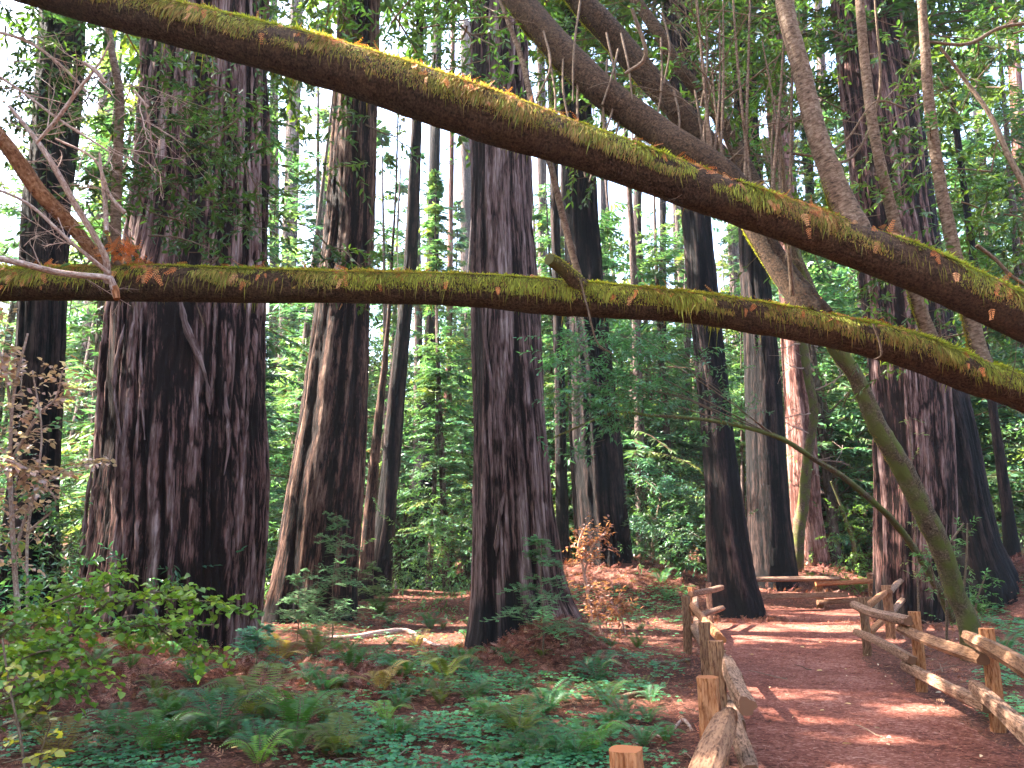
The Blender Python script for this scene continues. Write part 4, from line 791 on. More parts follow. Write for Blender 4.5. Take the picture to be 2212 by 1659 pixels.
# right fence
R_ = [Tz(2420, 1500, 1.0), G(2157, 1582)[:2], G(1992, 1495)[:2], G(1874, 1417)[:2]]
fr = thing('split_rail_fence', (*R_[1], gz(*R_[1])), 'split rail fence along the right edge of the path', 'fence')
for k, (p, mt) in enumerate(zip(R_, ['post_brown', 'post_orange', 'post_orange', 'post_brown'])): post(fr, p, .98, .135, mt, rot=.5, seed=20+k)
u = unit(R_[1]-R_[3]); nrm = A([-abs(u[1]), u[0]])*.13*np.sign(u[0])
if nrm[0] > 0: nrm = -nrm
f_ = tuple(nrm); ex = u*.22
def off(s): return (nrm[0]+ex[0]*s, nrm[1]+ex[1]*s)
rail(fr, hp(R_[3], .84, off(-1.5)), hp(R_[2], .88, off(.7)), .13, 'rail_grey', 21, .02); rail(fr, hp(R_[3], .38, off(-1)), hp(R_[2], .40, off(.6)), .14, 'rail_grey', 22, .02)
rail(fr, hp(R_[2], .74, off(-1.6)), hp(R_[1], .70, off(.6)), .14, 'post_brown', 23, .02); rail(fr, hp(R_[2], .28, off(-1.4)), hp(R_[1], .26, off(.6)), .14, 'rail_grey', 24, .02)
rail(fr, hp(R_[1], .88, off(-1.2)), hp(R_[0], .88, off(.6)), .14, 'post_brown', 25, .02); rail(fr, hp(R_[1], .40, off(-1.0)), hp(R_[0], .42, off(.6)), .14, 'rail_grey', 26, .02)
# side fence turning away behind the right one
S_ = [G(1925, 1380)[:2], G(1951, 1345)[:2], G(1890, 1318)[:2]]
fs = thing('split_rail_fence', (*S_[0], gz(*S_[0])), 'short fence of two close posts below the broad right redwood', 'fence')
post(fs, S_[0], 1.08, .19, 'post_brown', .4, 31); post(fs, S_[1], 1.15, .18, 'rail_grey', .4, 32)
for h_ in (.82, .38): rail(fs, hp(R_[3], h_, (.1, .1)), hp(S_[0], h_+.12, (-.08, -.12)), .12, 'post_orange', 33+int(h_*10)); rail(fs, hp(S_[0], h_+.14, (0, -.15)), hp(S_[1], h_+.16, (0, -.12)), .13, 'rail_grey', 36+int(h_*10))
# back fence
K_ = [G(1632, 1316)[:2], G(1772, 1312)[:2], G(1886, 1305)[:2], G(1945, 1300)[:2]]
fb = thing('split_rail_fence', (*K_[1], gz(*K_[1])), 'low dark fence closing the far end of the path', 'fence')
post(fb, K_[1], .95, .22, 'post_brown', .2, 41); post(fb, K_[2], .98, .2, 'post_brown', .2, 42); post(fb, K_[0], .9, .18, 'post_brown', .2, 43)
rail(fb, hp(K_[0], .86, (-.1, -.15)), hp(K_[1], .86, (.6, -.15)), .15, 'rail_grey', 44); rail(fb, hp(K_[0], .34, (0, -.15)), hp(K_[1], .38, (.8, -.15)), .17, 'post_brown', 45)
rail(fb, hp(K_[1], .72, (-.2, -.32)), hp(K_[2], .74, (.5, -.2)), .14, 'post_orange', 46); rail(fb, hp(K_[1], .16, (-.2, -.32)), hp(K_[2], .22, (.5, -.2)), .16, 'post_brown', 47)
rail(fb, hp(K_[2], .86, (-.1, -.15)), hp(K_[3], 1.0, (.2, 0)), .17, 'rail_grey', 48); rail(fb, hp(K_[2], .30, (-.1, -.15)), hp(K_[3], .4, (.2, 0)), .17, 'rail_grey', 49)

# ------------------------------------------------------------------ forest floor cover
def inv(x, y):                         # photo coordinates of a ground point
    z = H(x, y)-CAMZ; f = y*math.cos(PITCH)+z*math.sin(PITCH); v = -y*math.sin(PITCH)+z*math.cos(PITCH)
    return 1106+FPX*x/f, 829.5-FPX*v/f
def scatter_xy(n, y0=2.6, y1=30, pw=1.6):
    y = y0+(y1-y0)*rng.random(n)**pw; x = rng.uniform(-.72, .72, n)*(y+1); return x, y
def hn(x, y, e=.05):
    gx = (H(x+e, y)-H(x-e, y))/(2*e); gy = (H(x, y+e)-H(x, y-e))/(2*e); return unit(np.stack([-gx, -gy, np.ones_like(x)], -1))
LIT = (.17, .050, .036); LIT2 = (.40, .19, .14)
x, y = scatter_xy(170000, 2.4, 28, 1.5); px_, py_ = inv(x, y)
mound = np.zeros_like(x)
for mx, my, mh, mr in MOUNDS: mound += np.exp(-((x-mx)**2+(y-my)**2)/(mr*mr*1.3))*(mh > .3)
inp = on_path(x, y, .05)
keep = (rng.random(len(x)) < np.where(inp, .8, .7+.5*mound)); x, y, inp, mound = x[keep], y[keep], inp[keep], mound[keep]; n = len(x)
N = hn(x, y); D = unit(rdir(n)*A([1, 1, .18])+N*(.12*rng.normal(size=(n, 1))+.12*mound[:, None].clip(0, 1)))
Pp = np.stack([x, y, H(x, y)+np.where(inp, .022, .012)+.05*rng.random(n)*mound.clip(0, 1)], -1)
g = Geo(); sc = .55+.05*y
leaves(g, Pp, D, N+.35*rng.normal(size=(n, 3)), np.where(inp, .05, .075)*sc*rng.uniform(.4, 1.3, n), np.where(inp, .008, .011)*sc, vary(LIT, n, .4, LIT2, .9)*np.where(inp, 1.2, 1)[:, None], simple=True)
tag(g.build('leaf_litter', M['litter']), 'fallen reddish needles and twigs strewn over the forest floor', kind='stuff')
# redwood sprays heaped on the mounds
g = Geo()
for mx, my, mh, mr in MOUNDS:
    if my > 18 and not (mx > 12 and my < 25) and mx != 4.2 and mx != 9.3 and mx != 2.0: continue
    n = int(900*mr*mr) if my < 18 else 1500; n = min(n, 3200); n = max(n, 900)
    r = mr*1.15*np.sqrt(rng.random(n)); a = rng.uniform(0, 6.283, n); x = mx+r*np.cos(a); y = my+r*np.sin(a)
    N = hn(x, y); D = unit(rdir(n)*A([1, 1, .5])+A([0, -.4, 0])+N*.15); s = 1 if my < 18 else 1.7
    sprays(g, np.stack([x, y, H(x, y)+.02+.05*rng.random(n)], -1), D, rng.uniform(.06, .17, n)*s, vary((.16, .048, .036), n, .4, (.38, .20, .15), .8), m=5, N=unit(N+.5*rng.normal(size=(n, 3))))
n = 5200; x, y = scatter_xy(n, 2.8, 24, 1.3); k_ = ~on_path(x, y, -.05); x, y = x[k_], y[k_]; n = len(x)
sprays(g, np.stack([x, y, H(x, y)+.015+.04*rng.random(n)], -1), unit(rdir(n)*A([1, 1, .35])), rng.uniform(.05, .15, n), vary((.20, .065, .04), n, .4, (.45, .26, .16), .8), m=5, N=unit(A([0, 0, 1.])+.4*rng.normal(size=(n, 3))))
for mx, my, mr in ((-5.8, 13.4, 1.75), (-5.0, 19.7, 1.35), (.25, 13.8, 1.0), (5.9, 21.8, .85), (10.0, 19.8, 1.1), (-9.8, 16.8, 1.1)):
    n = 900; a = rng.uniform(0, 6.283, n); r = mr*(1+.45*np.abs(rng.normal(size=n))); x = mx+r*np.cos(a); y = my+r*np.sin(a)
    sprays(g, np.stack([x, y, H(x, y)+.02+.12*rng.random(n)*np.exp(-(r-mr)*3)], -1), unit(rdir(n)*A([1, 1, .5])), rng.uniform(.06, .16, n), vary((.17, .05, .033), n, .4, (.38, .2, .13), .8), m=5)
tag(g.build('redwood_duff', M['litter']), 'heaped dry redwood sprays piled against the trunk bases', kind='stuff')
g = Geo(); n = 260; x, y = scatter_xy(n, 3, 20, 1.3); k_ = on_path(x, y, .1) | (rng.random(n) < .35); x, y = x[k_], y[k_]; n = len(x)
leaves(g, np.stack([x, y, H(x, y)+.035], -1), rdir(n)*A([1, 1, .1]), unit(A([0, 0, 1.])+.3*rng.normal(size=(n, 3))), rng.uniform(.05, .10, n), .028, vary((.62, .45, .22), n, .2, (.75, .62, .55), .9))
tag(g.build('fallen_leaves', M['litter']), 'pale yellow fallen bay leaves dotted over path and ground', kind='stuff')

g = Geo(); rt = np.random.default_rng(55)
for k in range(520):
    y = 2.8+18*rt.random()**1.3; x = rt.uniform(-.7, .62)*(y+1)
    if bool(on_path(A([x]), A([y]), .0)[0]) and k % 8: continue
    a = rt.uniform(0, 6.28); L_ = rt.uniform(.12, .6); q = np.linspace(-.5, .5, 5); z = float(H(x, y))
    pp = np.stack([x+np.cos(a)*L_*q, y+np.sin(a)*L_*q, z+.03+.05*rt.random()*(1+np.sin(q*3))+0*q], -1)+rt.normal(size=(5, 3))*A([.02, .02, .006])*L_
    tube(g, pp, np.linspace(.006, .003, 5)*rt.uniform(.6, 1.6), 4, col=(.4+.4*rt.random(), 0, .5), cap=False)
tag(g.build('twig_litter', M['twig']), 'small dry twigs scattered through litter and sorrel', kind='stuff')
# clover (wood sorrel)
n = 110000; x, y = scatter_xy(n, 2.8, 26, 1.45); px_, py_ = inv(x, y)
dens = fbm(x*.9, y*.9, s=61)*.55+fbm(x*3, y*3, s=62)*.45
zone = sstep(540, 760, px_)*sstep(1500, 1330, px_-(py_-1400)*-.2)*sstep(1400, 1470, py_)*.9+ sstep(0, 60, px_)*sstep(560, 400, px_)*sstep(1540, 1600, py_)*.7 + sstep(2090, 2140, px_)*sstep(1230, 1300, py_)*1.0 + (py_ < 1420)*(px_ < 1500)*(px_ > 1180)*(py_ > 1270)*(py_ < 1350)*.8+.10*(px_ < 1480)
keep = (rng.random(n) < zone*sstep(.45, .55, dens)*1.15) & ~on_path(x, y, -.15); x, y = x[keep], y[keep]; n = len(x)
mz = np.zeros(n)
for mx, my, mh, mr in MOUNDS[:1]+MOUNDS[2:4]: mz += np.exp(-((x-mx)**2+(y-my)**2)/(mr*mr))
k_ = rng.random(n) > mz*1.6; x, y = x[k_], y[k_]; n = len(x); g = Geo()
hgt = .04+.06*rng.random(n)+.04*(fbm(x*2, y*2, s=5)); c = np.stack([x, y, H(x, y)+hgt], -1); a0 = rng.uniform(0, 6.28, n); K = vary((.05, .175, .09), n, .3, (.12, .25, .09), .6)
sz = (.030+.0015*y)*rng.uniform(.7, 1.25, n)
for k in range(3):
    a = a0+k*2.094; D = np.stack([np.cos(a), np.sin(a), -.18+0*a], -1)
    leaves(g, c, D, unit(A([0, 0, 1.])+.25*rng.normal(size=(n, 3))), sz, sz*1.05, K, simple=True)
tag(g.build('wood_sorrel', M['fern']), 'carpet of small clover like wood sorrel on the forest floor', kind='stuff')

# ferns
def fern_mesh(nf, L, pairs, base, hue, up=1.15, seed=0, pin=.27, hf=.5):
    gl = Geo(); gt = Geo(); r = np.random.default_rng(seed)
    for k in range(nf):
        az = k/nf*6.283+r.normal()*.3; l = L*r.uniform(.65, 1.1); q = np.linspace(0, 1, pairs+4); e = up*r.uniform(.6, 1.15)
        d = A([math.cos(az), math.sin(az), 0]); rr = l*(.55*q+.35*q*q); zz = l*e*(q*1.5-1.0*q**2.4)
        pts = d*rr[:, None]+A([0, 0, 1.])*zz[:, None]; tube(gt, pts, np.linspace(.004, .0015, len(q)), 4, col=(.5, 0, .5), cap=False)
        p = pts[3:]; f = np.linspace(0, 1, len(p)); t = unit(np.gradient(pts, axis=0))[3:]; s = unit(np.cross(t, A([0, 0, 1.])))
        w_ = l*pin*np.sin(np.clip(f*.86+.14, 0, 1)*np.pi)**.8+.004; kc = vary(base, 1, .18, hue, hf)[0]
        for sg in (-1, 1):
            leaves(gl, p, s*sg+t*.28+A([0, 0, -.12]), np.cross(s, t)*1.0+.12*r.normal(size=(len(p), 3)), w_, l/pairs*.8, np.broadcast_to(kc, (len(p), 3)), simple=True)
    return gt, gl
FERN = {}
for nm, a in {'green': (9, .50, 26, (.05, .125, .03), (.11, .18, .04)), 'teal': (8, .48, 26, (.045, .135, .06), (.09, .18, .08)), 'brown': (8, .5, 24, (.22, .15, .05), (.3, .22, .08)), 'olive': (9, .55, 26, (.09, .11, .025), (.15, .15, .04)), 'bright': (7, .38, 24, (.12, .22, .035), (.16, .26, .05))}.items():
    gt, gl = fern_mesh(*a, seed=len(nm)); FERN[nm] = assemble('fern', [('stems', gt, M['twig']), ('fronds', gl, M['fern'])], 'x', 'fern', loc=(0, -30, 0))
fern_list = [
 (1180, 1545, 'teal', 1.0, 'upright teal fern in the sorrel before the central mound'), (1290, 1478, 'teal', 1.15, 'tall lacy fern right of the central litter mound'),
 (1275, 1640, 'green', 1.0, 'bushy green fern left of the near orange post'), (1345, 1560, 'teal', .7, 'small pale fern between sorrel and fence post'),
 (1120, 1600, 'olive', .8, 'flattened olive fern low in the middle of the sorrel'), (960, 1475, 'olive', 1.2, 'upright olive green fern left of the central trunk'),
 (1020, 1520, 'green', .7, 'small fern just right of the olive upright fern'), (822, 1500, 'brown', .9, 'straw coloured dying fern among the sorrel'),
 (832, 1565, 'bright', 1.0, 'vivid light green fern under the straw coloured one'), (640, 1590, 'green', 1.25, 'arching green sword fern near bottom centre left'),
 (545, 1565, 'olive', 1.3, 'large olive sword fern right of the litter heap'), (470, 1600, 'teal', 1.2, 'bluish sword fern with long frond below the litter heap'),
 (330, 1640, 'green', 1.2, 'spreading sword fern at the bottom left'), (250, 1600, 'teal', .9, 'small bluish fern below the left litter heap'), (700, 1500, 'teal', .8, 'blue green fern left of the straw coloured fern'),
 (560, 1655, 'bright', 1.0, 'bright green fern cut by the bottom edge'), (60, 1560, 'olive', 1.0, 'olive fern under the hazel in the bottom left corner'),
 (600, 1440, 'brown', 1.4, 'browning bracken right of the giant redwood base'), (680, 1420, 'olive', 1.2, 'feathery yellowing bracken before the second redwood'), (760, 1450, 'green', 1.0, 'green bracken frond below the grey fallen branch'),
 (900, 1405, 'brown', 1.0, 'pale bracken beside the grey fallen branch'), (1000, 1440, 'green', .8, 'small fern at the left root of the central redwood'), (870, 1470, 'green', 1.0, 'ragged fern in the middle of the green carpet'),
 (420, 1480, 'teal', 1.0, 'lone fern growing on top of the left litter heap'), (120, 1655, 'brown', 1.0, 'brown fern in the lowest left corner'), (730, 1640, 'olive', .8, 'low fern near the bottom edge left of centre'),
 (1430, 1262, 'teal', 1.6, 'fern patch behind the left fence, nearer clump'), (1470, 1240, 'green', 1.5, 'fern patch behind the left fence, farther clump'), (1440, 1300, 'teal', 1.1, 'low fern at the foot of the black trunk mound'),
 (1860, 1282, 'bright', 1.7, 'sunlit fern behind the middle of the back fence'), (1910, 1275, 'bright', 1.9, 'sunlit fern behind the right end of back fence'), (1820, 1278, 'bright', 1.5, 'sunlit fern left of the pale mossy sapling'), (1750, 1260, 'bright', 1.3, 'sunlit fern at the foot of the yellow mossy stem'),
 (2170, 1420, 'teal', 1.2, 'fern behind the right fence in the green carpet'), (2120, 1330, 'green', 1.2, 'fern beside the base of the leaning mossy bay'), (820, 1330, 'green', 1.5, 'fern beyond the slender pair of leaning trunks'), (930, 1360, 'teal', 1.3, 'fern left of central redwood in sunny clearing'),
 (30, 1400, 'green', 1.2, 'fern at the left edge below the russet shrub')]
used = set()
for px0, py0, kd, s, lb in fern_list:
    q = G(px0, py0); rz = rng.uniform(0, 6.28)
    o = copy_tree(FERN[kd], (q[0], q[1], q[2]-.02), rz, s*rng.uniform(.9, 1.1), lb, 'ferns on the forest floor')
more = rng.random((110, 2))
for a, b in more:
    q = G(20+a*1430, 1330+b*320)
    if float(on_path(q[0], q[1], -.3)): continue
    kd = ['green', 'teal', 'olive', 'teal', 'green'][rng.integers(0, 5)]
    copy_tree(FERN[kd], (q[0], q[1], q[2]-.02), rng.uniform(0, 6.28), rng.uniform(.35, .8), 'small low fern tucked into the ground cover', 'small scattered ferns')
for r in list(FERN.values()):
    for c in KIDS[r.name]: bpy.data.objects.remove(c)
    bpy.data.objects.remove(r)

# conifer saplings
def sapling(px0, py0, hpx, label, seed, rmax=.42, base=(.08, .20, .085)):
    global rng
    q = G(px0, py0); D = q[1]; h = hpx*D/FPX; t = thing('conifer_sapling', q, label, 'conifer sapling', 'young conifers'); r = np.random.default_rng(seed)
    gt = Geo(); zs = np.linspace(-.05, h, 10); cen = np.stack([q[0]+.02*np.sin(zs*4), q[1]+.02*np.cos(zs*3), q[2]+zs], -1); tube(gt, cen, np.linspace(.016, .004, 10), 7, col=(.5, 0, .5)); gt.build('trunk', M['twig'], t)
    gl = Geo(); gb = Geo(); nb = int(16*h/1.0)+10
    for k in range(nb):
        f = r.uniform(.18, 1); o = A([np.interp(f*h, zs, cen[:, 0]), np.interp(f*h, zs, cen[:, 1]), q[2]+f*h]); az = r.uniform(0, 6.283)
        L = rmax*h*(1.15-f)*r.uniform(.6, 1.15)+.05; d = A([math.cos(az), math.sin(az), r.uniform(-.1, .6)]); m = 14; u = np.linspace(0, 1, m)
        pts = o+d*(L*u)[:, None]+A([0, 0, -1.])*(r.uniform(.1, .5)*L*u*u)[:, None]+A([0, 0, 1.])*.02*np.sin(u*9+k)[:, None]; tube(gb, pts, np.linspace(.005, .0015, m), 4, col=(.5, 0, .5), cap=False)
        sd = unit(np.cross(d, A([0, 0, 1.])))
        ks = vary(base, 1, .2, (.13, .24, .08), .6)[0]
        for j in range(2, m):
            for sg in (-1, 1):
                sl_ = L*.38*(1.1-u[j])+.02; dd = unit(unit(d)*.7+sd*sg*r.uniform(.7, 1.2)+A([0, 0, -.15+.3*r.normal()])); sl_ *= r.uniform(.6, 1.2); nn_ = 8
                w = np.linspace(.1, 1, nn_)[:, None]; b = pts[j]+dd*sl_*w
                sprays2(gl, b, dd, unit(np.cross(dd, A([0, 0, 1.]))), ks)
                tube(gb, np.stack([pts[j], pts[j]+dd*sl_]), A([.002, .001]), 3, col=(.5, 0, .5), cap=False)
    gb.build('branches', M['twig'], t); gl.build('needles', M['needle'], t); return t
def sprays2(gl, b, dd, s, K):
    n = len(b)
    for sg in (-1, 1): leaves(gl, b, np.broadcast_to(dd*.55+s*sg, (n, 3)), np.broadcast_to(A([0, -.5, 1.]), (n, 3)), .030, .011, np.broadcast_to(K, (n, 3)), simple=True)
sapling(715, 1398, 275, 'tall open conifer sapling between the giant and second redwoods', 3, .40)
sapling(1172, 1425, 250, 'bright green conifer sapling in front of the central redwood base', 4, .5, (.08, .20, .085))
sapling(640, 1390, 150, 'low bluish conifer sapling against the second redwood foot', 5, .6)
sapling(548, 1462, 110, 'small blue green sapling leaning at the giant redwood right root', 6, .8, (.07, .20, .13))
sapling(805, 1330, 110, 'pale yellowish sapling beside the dark leaning pair', 7, .6, (.13, .2, .06))

# hazel at bottom left, russet shrub at left, brown shrub by the blackened trunk, huckleberry by the right fence
def shrub(name, label, cat, base_px, stems, lw, ll, K, hue, hf, mt='twig', leafmat='leaf', r=.008, per=8, tl=(.15, .35), ntw=60, group=None, droop=.15):
    q = G(*base_px); t = thing(name, q, label, cat, group); gt = Geo(); gl = Geo(); s = []
    for rows in stems: a_, r_ = limb(gt, rows, 30, 6, .1, 3); s.append(a_)
    for a_ in s:
        O = along(a_, ntw, .15, 1); D = rdir(ntw, .1)*A([1, 1, .55])+unit(a_[-1]-a_[0])*.4
        leaf_twigs(gl, gt, O, D, rng.uniform(*tl, ntw), per, ll, lw, K, hue, hf, droop, .0025, .35, .25)
    gt.build('stems', M[mt], t); gl.build('leaves', M[leafmat], t); return t
shrub('hazel_shrub', 'hazel with round yellow green leaves arching over the bottom left litter', 'shrub', (10, 1560),
      [[(-60, 1480, 4, 6.4), (60, 1430, 4, 6.6), (150, 1370, 3.5, 6.8), (240, 1300, 3, 7), (330, 1280, 2, 7.2), (420, 1275, 1.5, 7.4)],
       [(-60, 1480, 4, 6.4), (80, 1420, 3.5, 6.5), (200, 1365, 3, 6.6), (340, 1350, 2.5, 6.8), (460, 1350, 1.5, 7)],
       [(-60, 1440, 4, 6.2), (40, 1340, 3, 6.3), (120, 1300, 2.5, 6.5), (200, 1270, 2, 6.7)],
       [(240, 1300, 2.5, 7), (350, 1295, 2, 7.1), (450, 1300, 1.5, 7.2), (530, 1320, 1.2, 7.3)],
       [(-40, 1500, 3, 6), (20, 1440, 3, 6), (80, 1410, 2.5, 6), (150, 1400, 2, 6.1)],
       [(-60, 1540, 3, 5.8), (40, 1500, 3, 5.9), (130, 1470, 2.5, 6), (210, 1465, 1.5, 6.1)], [(200, 1365, 2.5, 6.6), (300, 1330, 2, 6.8), (400, 1400, 1.5, 7), (470, 1420, 1.2, 7)], [(60, 1430, 3, 6.6), (70, 1350, 2, 6.7), (170, 1300, 1.5, 6.9), (260, 1250, 1.2, 7)]],
      .066, .072, (.13, .25, .05), (.42, .42, .05), .5, ntw=46, per=5, tl=(.12, .3))
shrub('hazel_shrub', 'sparse yellowing hazel sprig in the lower left corner', 'shrub', (30, 1659),
      [[(60, 1720, 3, 4.6), (45, 1600, 3, 4.7), (20, 1480, 2.5, 4.8), (5, 1380, 2, 4.9)], [(60, 1700, 3, 4.6), (90, 1620, 2, 4.6), (110, 1560, 1.6, 4.6)]],
      .05, .06, (.35, .33, .05), (.5, .42, .05), .6, ntw=7, per=4, tl=(.08, .2))
shrub('russet_shrub', 'shrub with drooping pink russet leaves before the far left redwood', 'shrub', (30, 1330),
      [[(40, 1340, 6, 8.6), (30, 1200, 5, 8.6), (22, 1000, 4, 8.6), (30, 850, 3, 8.6), (60, 720, 2, 8.6)], [(22, 1000, 4, 8.6), (80, 900, 3, 8.5), (120, 860, 2, 8.5), (135, 800, 1.5, 8.5)],
       [(30, 1200, 4, 8.6), (70, 1080, 3, 8.5), (130, 1020, 2, 8.4), (200, 1000, 1.5, 8.4)], [(25, 900, 3, 8.6), (10, 800, 3, 8.6), (-20, 700, 2, 8.6)], [(-30, 980, 3, 8), (30, 1000, 3, 8), (90, 1030, 2, 8)]],
      .05, .08, (.36, .20, .18), (.58, .42, .41), .9, ntw=38, per=6, tl=(.15, .4), mt='dead')
shrub('hazel_shrub', 'few blue green leaves on thin stems beside the far left redwood', 'shrub', (50, 1350),
      [[(60, 1350, 3, 8.2), (60, 1150, 3, 8.2), (90, 950, 2, 8.2), (70, 800, 1.5, 8.2)], [(60, 1150, 3, 8.2), (120, 1080, 2, 8.2), (30, 1000, 2, 8.2)]],
      .055, .065, (.08, .19, .11), (.16, .26, .10), .5, ntw=14, per=5, tl=(.15, .4), mt='dead')
shrub('dead_leaved_shrub', 'dry orange brown leaved shrub right of the central redwood', 'shrub', (1275, 1335),
      [[(1278, 1340, 4, 17.5), (1262, 1240, 3.5, 17.5), (1250, 1180, 3, 17.5), (1262, 1140, 2, 17.4)], [(1262, 1240, 3, 17.5), (1280, 1180, 2, 17.5), (1310, 1150, 2, 17.4)], [(1300, 1370, 3, 16), (1290, 1320, 2.5, 16), (1310, 1270, 2, 16)], [(1350, 1370, 3, 15), (1340, 1330, 2, 15), (1320, 1300, 2, 15)]],
      .05, .11, (.26, .10, .065), (.44, .21, .15), .7, ntw=40, per=7, tl=(.2, .5), mt='dead')
shrub('huckleberry_shrub', 'upright slender leaved shrub in front of the broad right redwood', 'shrub', (2030, 1420),
      [[(2045, 1400, 3, 14), (2045, 1300, 3, 14), (2040, 1200, 2.5, 14), (2082, 1130, 2, 14)], [(2075, 1400, 3, 13.8), (2080, 1300, 2.5, 13.8), (2088, 1200, 2, 13.8), (2090, 1130, 1.5, 13.8)], [(2100, 1380, 3, 14.2), (2110, 1300, 2, 14.2), (2130, 1240, 1.5, 14.2)], [(2030, 1300, 2, 14), (2010, 1220, 2, 14), (2000, 1190, 1.5, 14)]],
      .026, .10, (.06, .15, .05), (.13, .22, .08), .6, ntw=22, per=8, tl=(.15, .4))
shrub('huckleberry_shrub', 'tall wispy stem of narrow leaves up against the broad right redwood', 'shrub', (1990, 1350),
      [[(1985, 1340, 2.5, 15), (1980, 1200, 2, 15), (1972, 1050, 1.6, 15), (1965, 900, 1.2, 15)]], .028, .10, (.12, .17, .05), (.2, .24, .07), .6, ntw=16, per=6, tl=(.12, .3))
for (bx, by, D, n_, lb, K_1) in ((960, 1210, 22, 60, 'leafy green bush in the gap left of the central redwood', (.045, .11, .045)), (905, 1215, 31, 40, 'blue green bush at the foot of the black trunk', (.05, .14, .09)), (610, 1180, 21, 26, 'small bush in the narrow gap right of the giant redwood', (.06, .15, .08)),
                               (1500, 1210, 25, 34, 'teal bush left of the redwood at the path bend', (.05, .14, .08)), (1410, 1195, 26, 40, 'teal bush right of the blackened redwood', (.05, .14, .08)), (1850, 1230, 27, 50, 'light green bush behind the right half of the back fence', (.10, .2, .05)), (170, 1230, 16, 60, 'dim green bush between the far left and giant redwoods', (.05, .12, .06)), (190, 1330, 12, 34, 'low teal bush at the giant redwood left root', (.04, .14, .09)),
                               (2215, 1240, 27, 40, 'dark teal bush at the right edge beyond the black trunk', (.04, .12, .08))):
    q = P(bx, by+30, D); q[2] = gz(q[0], q[1]); t = thing('bush', q, lb, 'bush', 'understorey bushes'); gl = Geo(); gt = Geo(); h = max(.6, CAMZ-(by-1200-130)/FPX*D-q[2])
    O = q+rng.normal(size=(n_*3, 3))*A([.75, .6, 0])+A([0, 0, 1.])*(rng.random((n_*3, 1))*h); leaf_twigs(gl, gt, O, rdir(n_*3, .2), rng.uniform(.4, .9, n_*3), 13, .14, .045, K_1, (.18, .26, .06), .5, .2)
    gl.build('leaves', M['leaf'], t); gt.build('stems', M['twig'], t)

# fallen branches
def fallen(label, rows, mt='dead'):
    q = G(rows[0][0], rows[0][1]); pts = []
    for a, b, h in rows: p = G(a, b); pts.append([p[0], p[1], p[2]+h*p[1]/FPX*.8, h*p[1]/FPX])
    s = spl(A(pts), 24); g = Geo(); tube(g, s[:, :3], s[:, 3], 9, s[:, 3:4]*.25*(vn(np.arange(24)[:, None]*.7, np.arange(9)[None]*.9)-.5), A([[.5, 0, .5]]))
    o = g.build('fallen_branch', M[mt]); tag(o, label, 'fallen branch', 'fallen branches')
fallen('curved grey fallen branch left of the central redwood', [(700, 1380, 3), (765, 1382, 6), (830, 1372, 6), (880, 1368, 5), (935, 1395, 3), (985, 1400, 2)], 'dead')
fallen('short dark fallen branch on the litter near the sorrel edge', [(1335, 1512, 4), (1370, 1508, 7), (1410, 1505, 7), (1418, 1502, 5)], 'bay_bark')
fallen('dark twig lying behind the tallest left fence post', [(1410, 1438, 5), (1450, 1435, 4), (1490, 1428, 3)], 'twig')
fallen('thin pale twig on the litter left of the fence', [(1350, 1565, 2), (1400, 1585, 3), (1440, 1600, 2)], 'dead')
fallen('pale curved stick beside the second left fence post', [(1445, 1590, 2), (1475, 1560, 4), (1495, 1580, 3)], 'dead')
fallen('dark log piece on the ground among the ferns at bottom centre', [(1050, 1640, 5), (1100, 1628, 7), (1120, 1622, 5)], 'twig')
fallen('pale stick under the right fence rails', [(2185, 1585, 4), (2230, 1600, 5), (2290, 1620, 5)], 'dead')
fallen('thin dark branch rising from the sorrel near the orange post', [(1185, 1659, 2), (1240, 1620, 2), (1270, 1600, 2)], 'twig')
for k in range(12):
    a = rng.uniform(60, 1440); b = rng.uniform(1420, 1640); dx = rng.uniform(20, 70)
    fallen('small dry twig lying on the litter', [(a, b, 1.5), (a+dx*.5, b+rng.uniform(-6, 6), 1.8), (a+dx, b+rng.uniform(-14, 14), 1.2)], 'twig' if k % 2 else 'dead')

# gaps in the leaf canopy where sun reaches the ground and trunks
SHAFTS = [(P(1705, 780, 30.6), 1.2), (P(1705, 900, 30.6), 1.2), (P(1710, 1030, 30.6), 1.1), (P(1718, 1180, 30.6), 1.3), (P(1750, 900, 28.5), 1.0), (P(1740, 780, 28.5), .8), (P(1050, 200, 6), .5), (P(900, 150, 6), .45), (P(1230, 262, 6), .45), (P(150, 300, 6), .5), (P(230, 450, 6.2), .45),
          (G(960, 1290), .9), (G(930, 1240), .8), (G(1880, 1268), 1.0), (P(790, 1130, 27), .7), (P(1380, 900, 38), .8), (P(965, 850, 40), 1.5), (P(1000, 720, 34), 2.0), (P(940, 800, 30), 1.6),
          (P(1500, 520, 34), 1.6), (P(1560, 800, 33), 1.5), (P(1830, 900, 32), 1.5), (P(2100, 300, 30), 2), (P(100, 800, 26), 1.3), (P(620, 850, 32), 1.3), (P(1250, 560, 30), 1.2)]
rs = np.random.default_rng(8)
for k in range(120):
    D_ = rs.uniform(33, 62); SHAFTS.append((P(rs.uniform(0, 2212), rs.uniform(60, 1120), D_), rs.uniform(1.2, 2.8)))
cut = 0
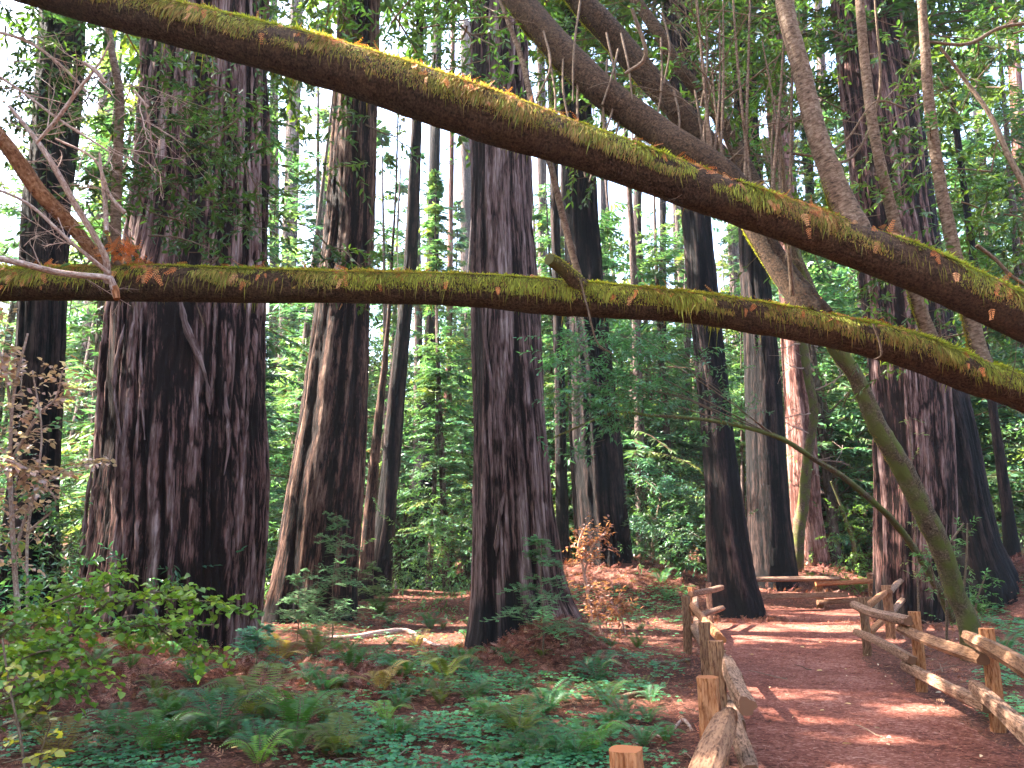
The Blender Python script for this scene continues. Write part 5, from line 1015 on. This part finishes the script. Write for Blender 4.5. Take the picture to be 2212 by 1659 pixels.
for o in [o for o in bpy.data.objects if o.type == 'MESH' and o.name.split('.')[0] in ('crown', 'needles', 'leaves', 'branches', 'leaf_twigs', 'limbs', 'far_forest_and_shade_trees')]:
    root = o.parent
    if root is not None and root.name.startswith(('leaning_bay', 'arching', 'mossy', 'hazel', 'russet')): continue
    bpy.context.view_layer.update() if cut == 0 else None; cut += 1
    mw = np.array(o.matrix_world) if True else None
    me = o.data; co = np.empty(len(me.vertices)*3, np.float32); me.vertices.foreach_get('co', co); co = co.reshape(-1, 3)@mw[:3, :3].T+mw[:3, 3]
    bad = np.zeros(len(co), bool); c0 = (co.min(0)+co.max(0))/2; r0 = np.linalg.norm(co.max(0)-co.min(0))/2
    for c, r in SHAFTS:
        v = c0-c; t = v@SUND
        if np.linalg.norm(v-t*SUND) > r+r0: continue
        v = co-c; t = v@SUND; d = np.linalg.norm(v-t[:, None]*SUND, axis=1); bad |= (d < r) & (t > 1.2)
    if not bad.any(): continue
    ls = np.empty(len(me.loops), np.int32); me.loops.foreach_get('vertex_index', ls)
    st = np.empty(len(me.polygons), np.int32); lt = st.copy(); me.polygons.foreach_get('loop_start', st); me.polygons.foreach_get('loop_total', lt)
    pb = np.add.reduceat(bad[ls].astype(int), st) > 0
    g = Geo(); ca = np.empty(len(co)*4, np.float32); me.color_attributes['Col'].data.foreach_get('color', ca); ca = ca.reshape(-1, 4)[:, :3]
    loc = np.empty(len(co)*3, np.float32); me.vertices.foreach_get('co', loc); loc = loc.reshape(-1, 3)
    for kk in (3, 4):
        m_ = (~pb) & (lt == kk)
        if m_.any():
            F = ls[st[m_][:, None]+np.arange(kk)]; u_, inv_ = np.unique(F, return_inverse=True); g.add(loc[u_], inv_.reshape(F.shape), ca[u_])
    if g.n: 
        n_ = g.build('tmp', me.materials[0]); md = n_.data; bpy.data.objects.remove(n_); o.data = md

if 0:
    bpy.context.view_layer.update(); dg = bpy.context.evaluated_depsgraph_get()
    for k, (c, r) in enumerate(SHAFTS):
        o_ = Vector(c)+Vector(SUND)*1.3; hits = []
        for q in range(6):
            ok, loc, nn, fi, ob, mm = bpy.context.scene.ray_cast(dg, o_, Vector(SUND))
            if not ok: break
            hits.append(((ob.parent.name+'/' if ob.parent else '')+ob.name, round((loc-Vector(c)).length, 1))); o_ = loc+Vector(SUND)*.05
        print('SHAFT', k, [round(float(v), 1) for v in c], hits)
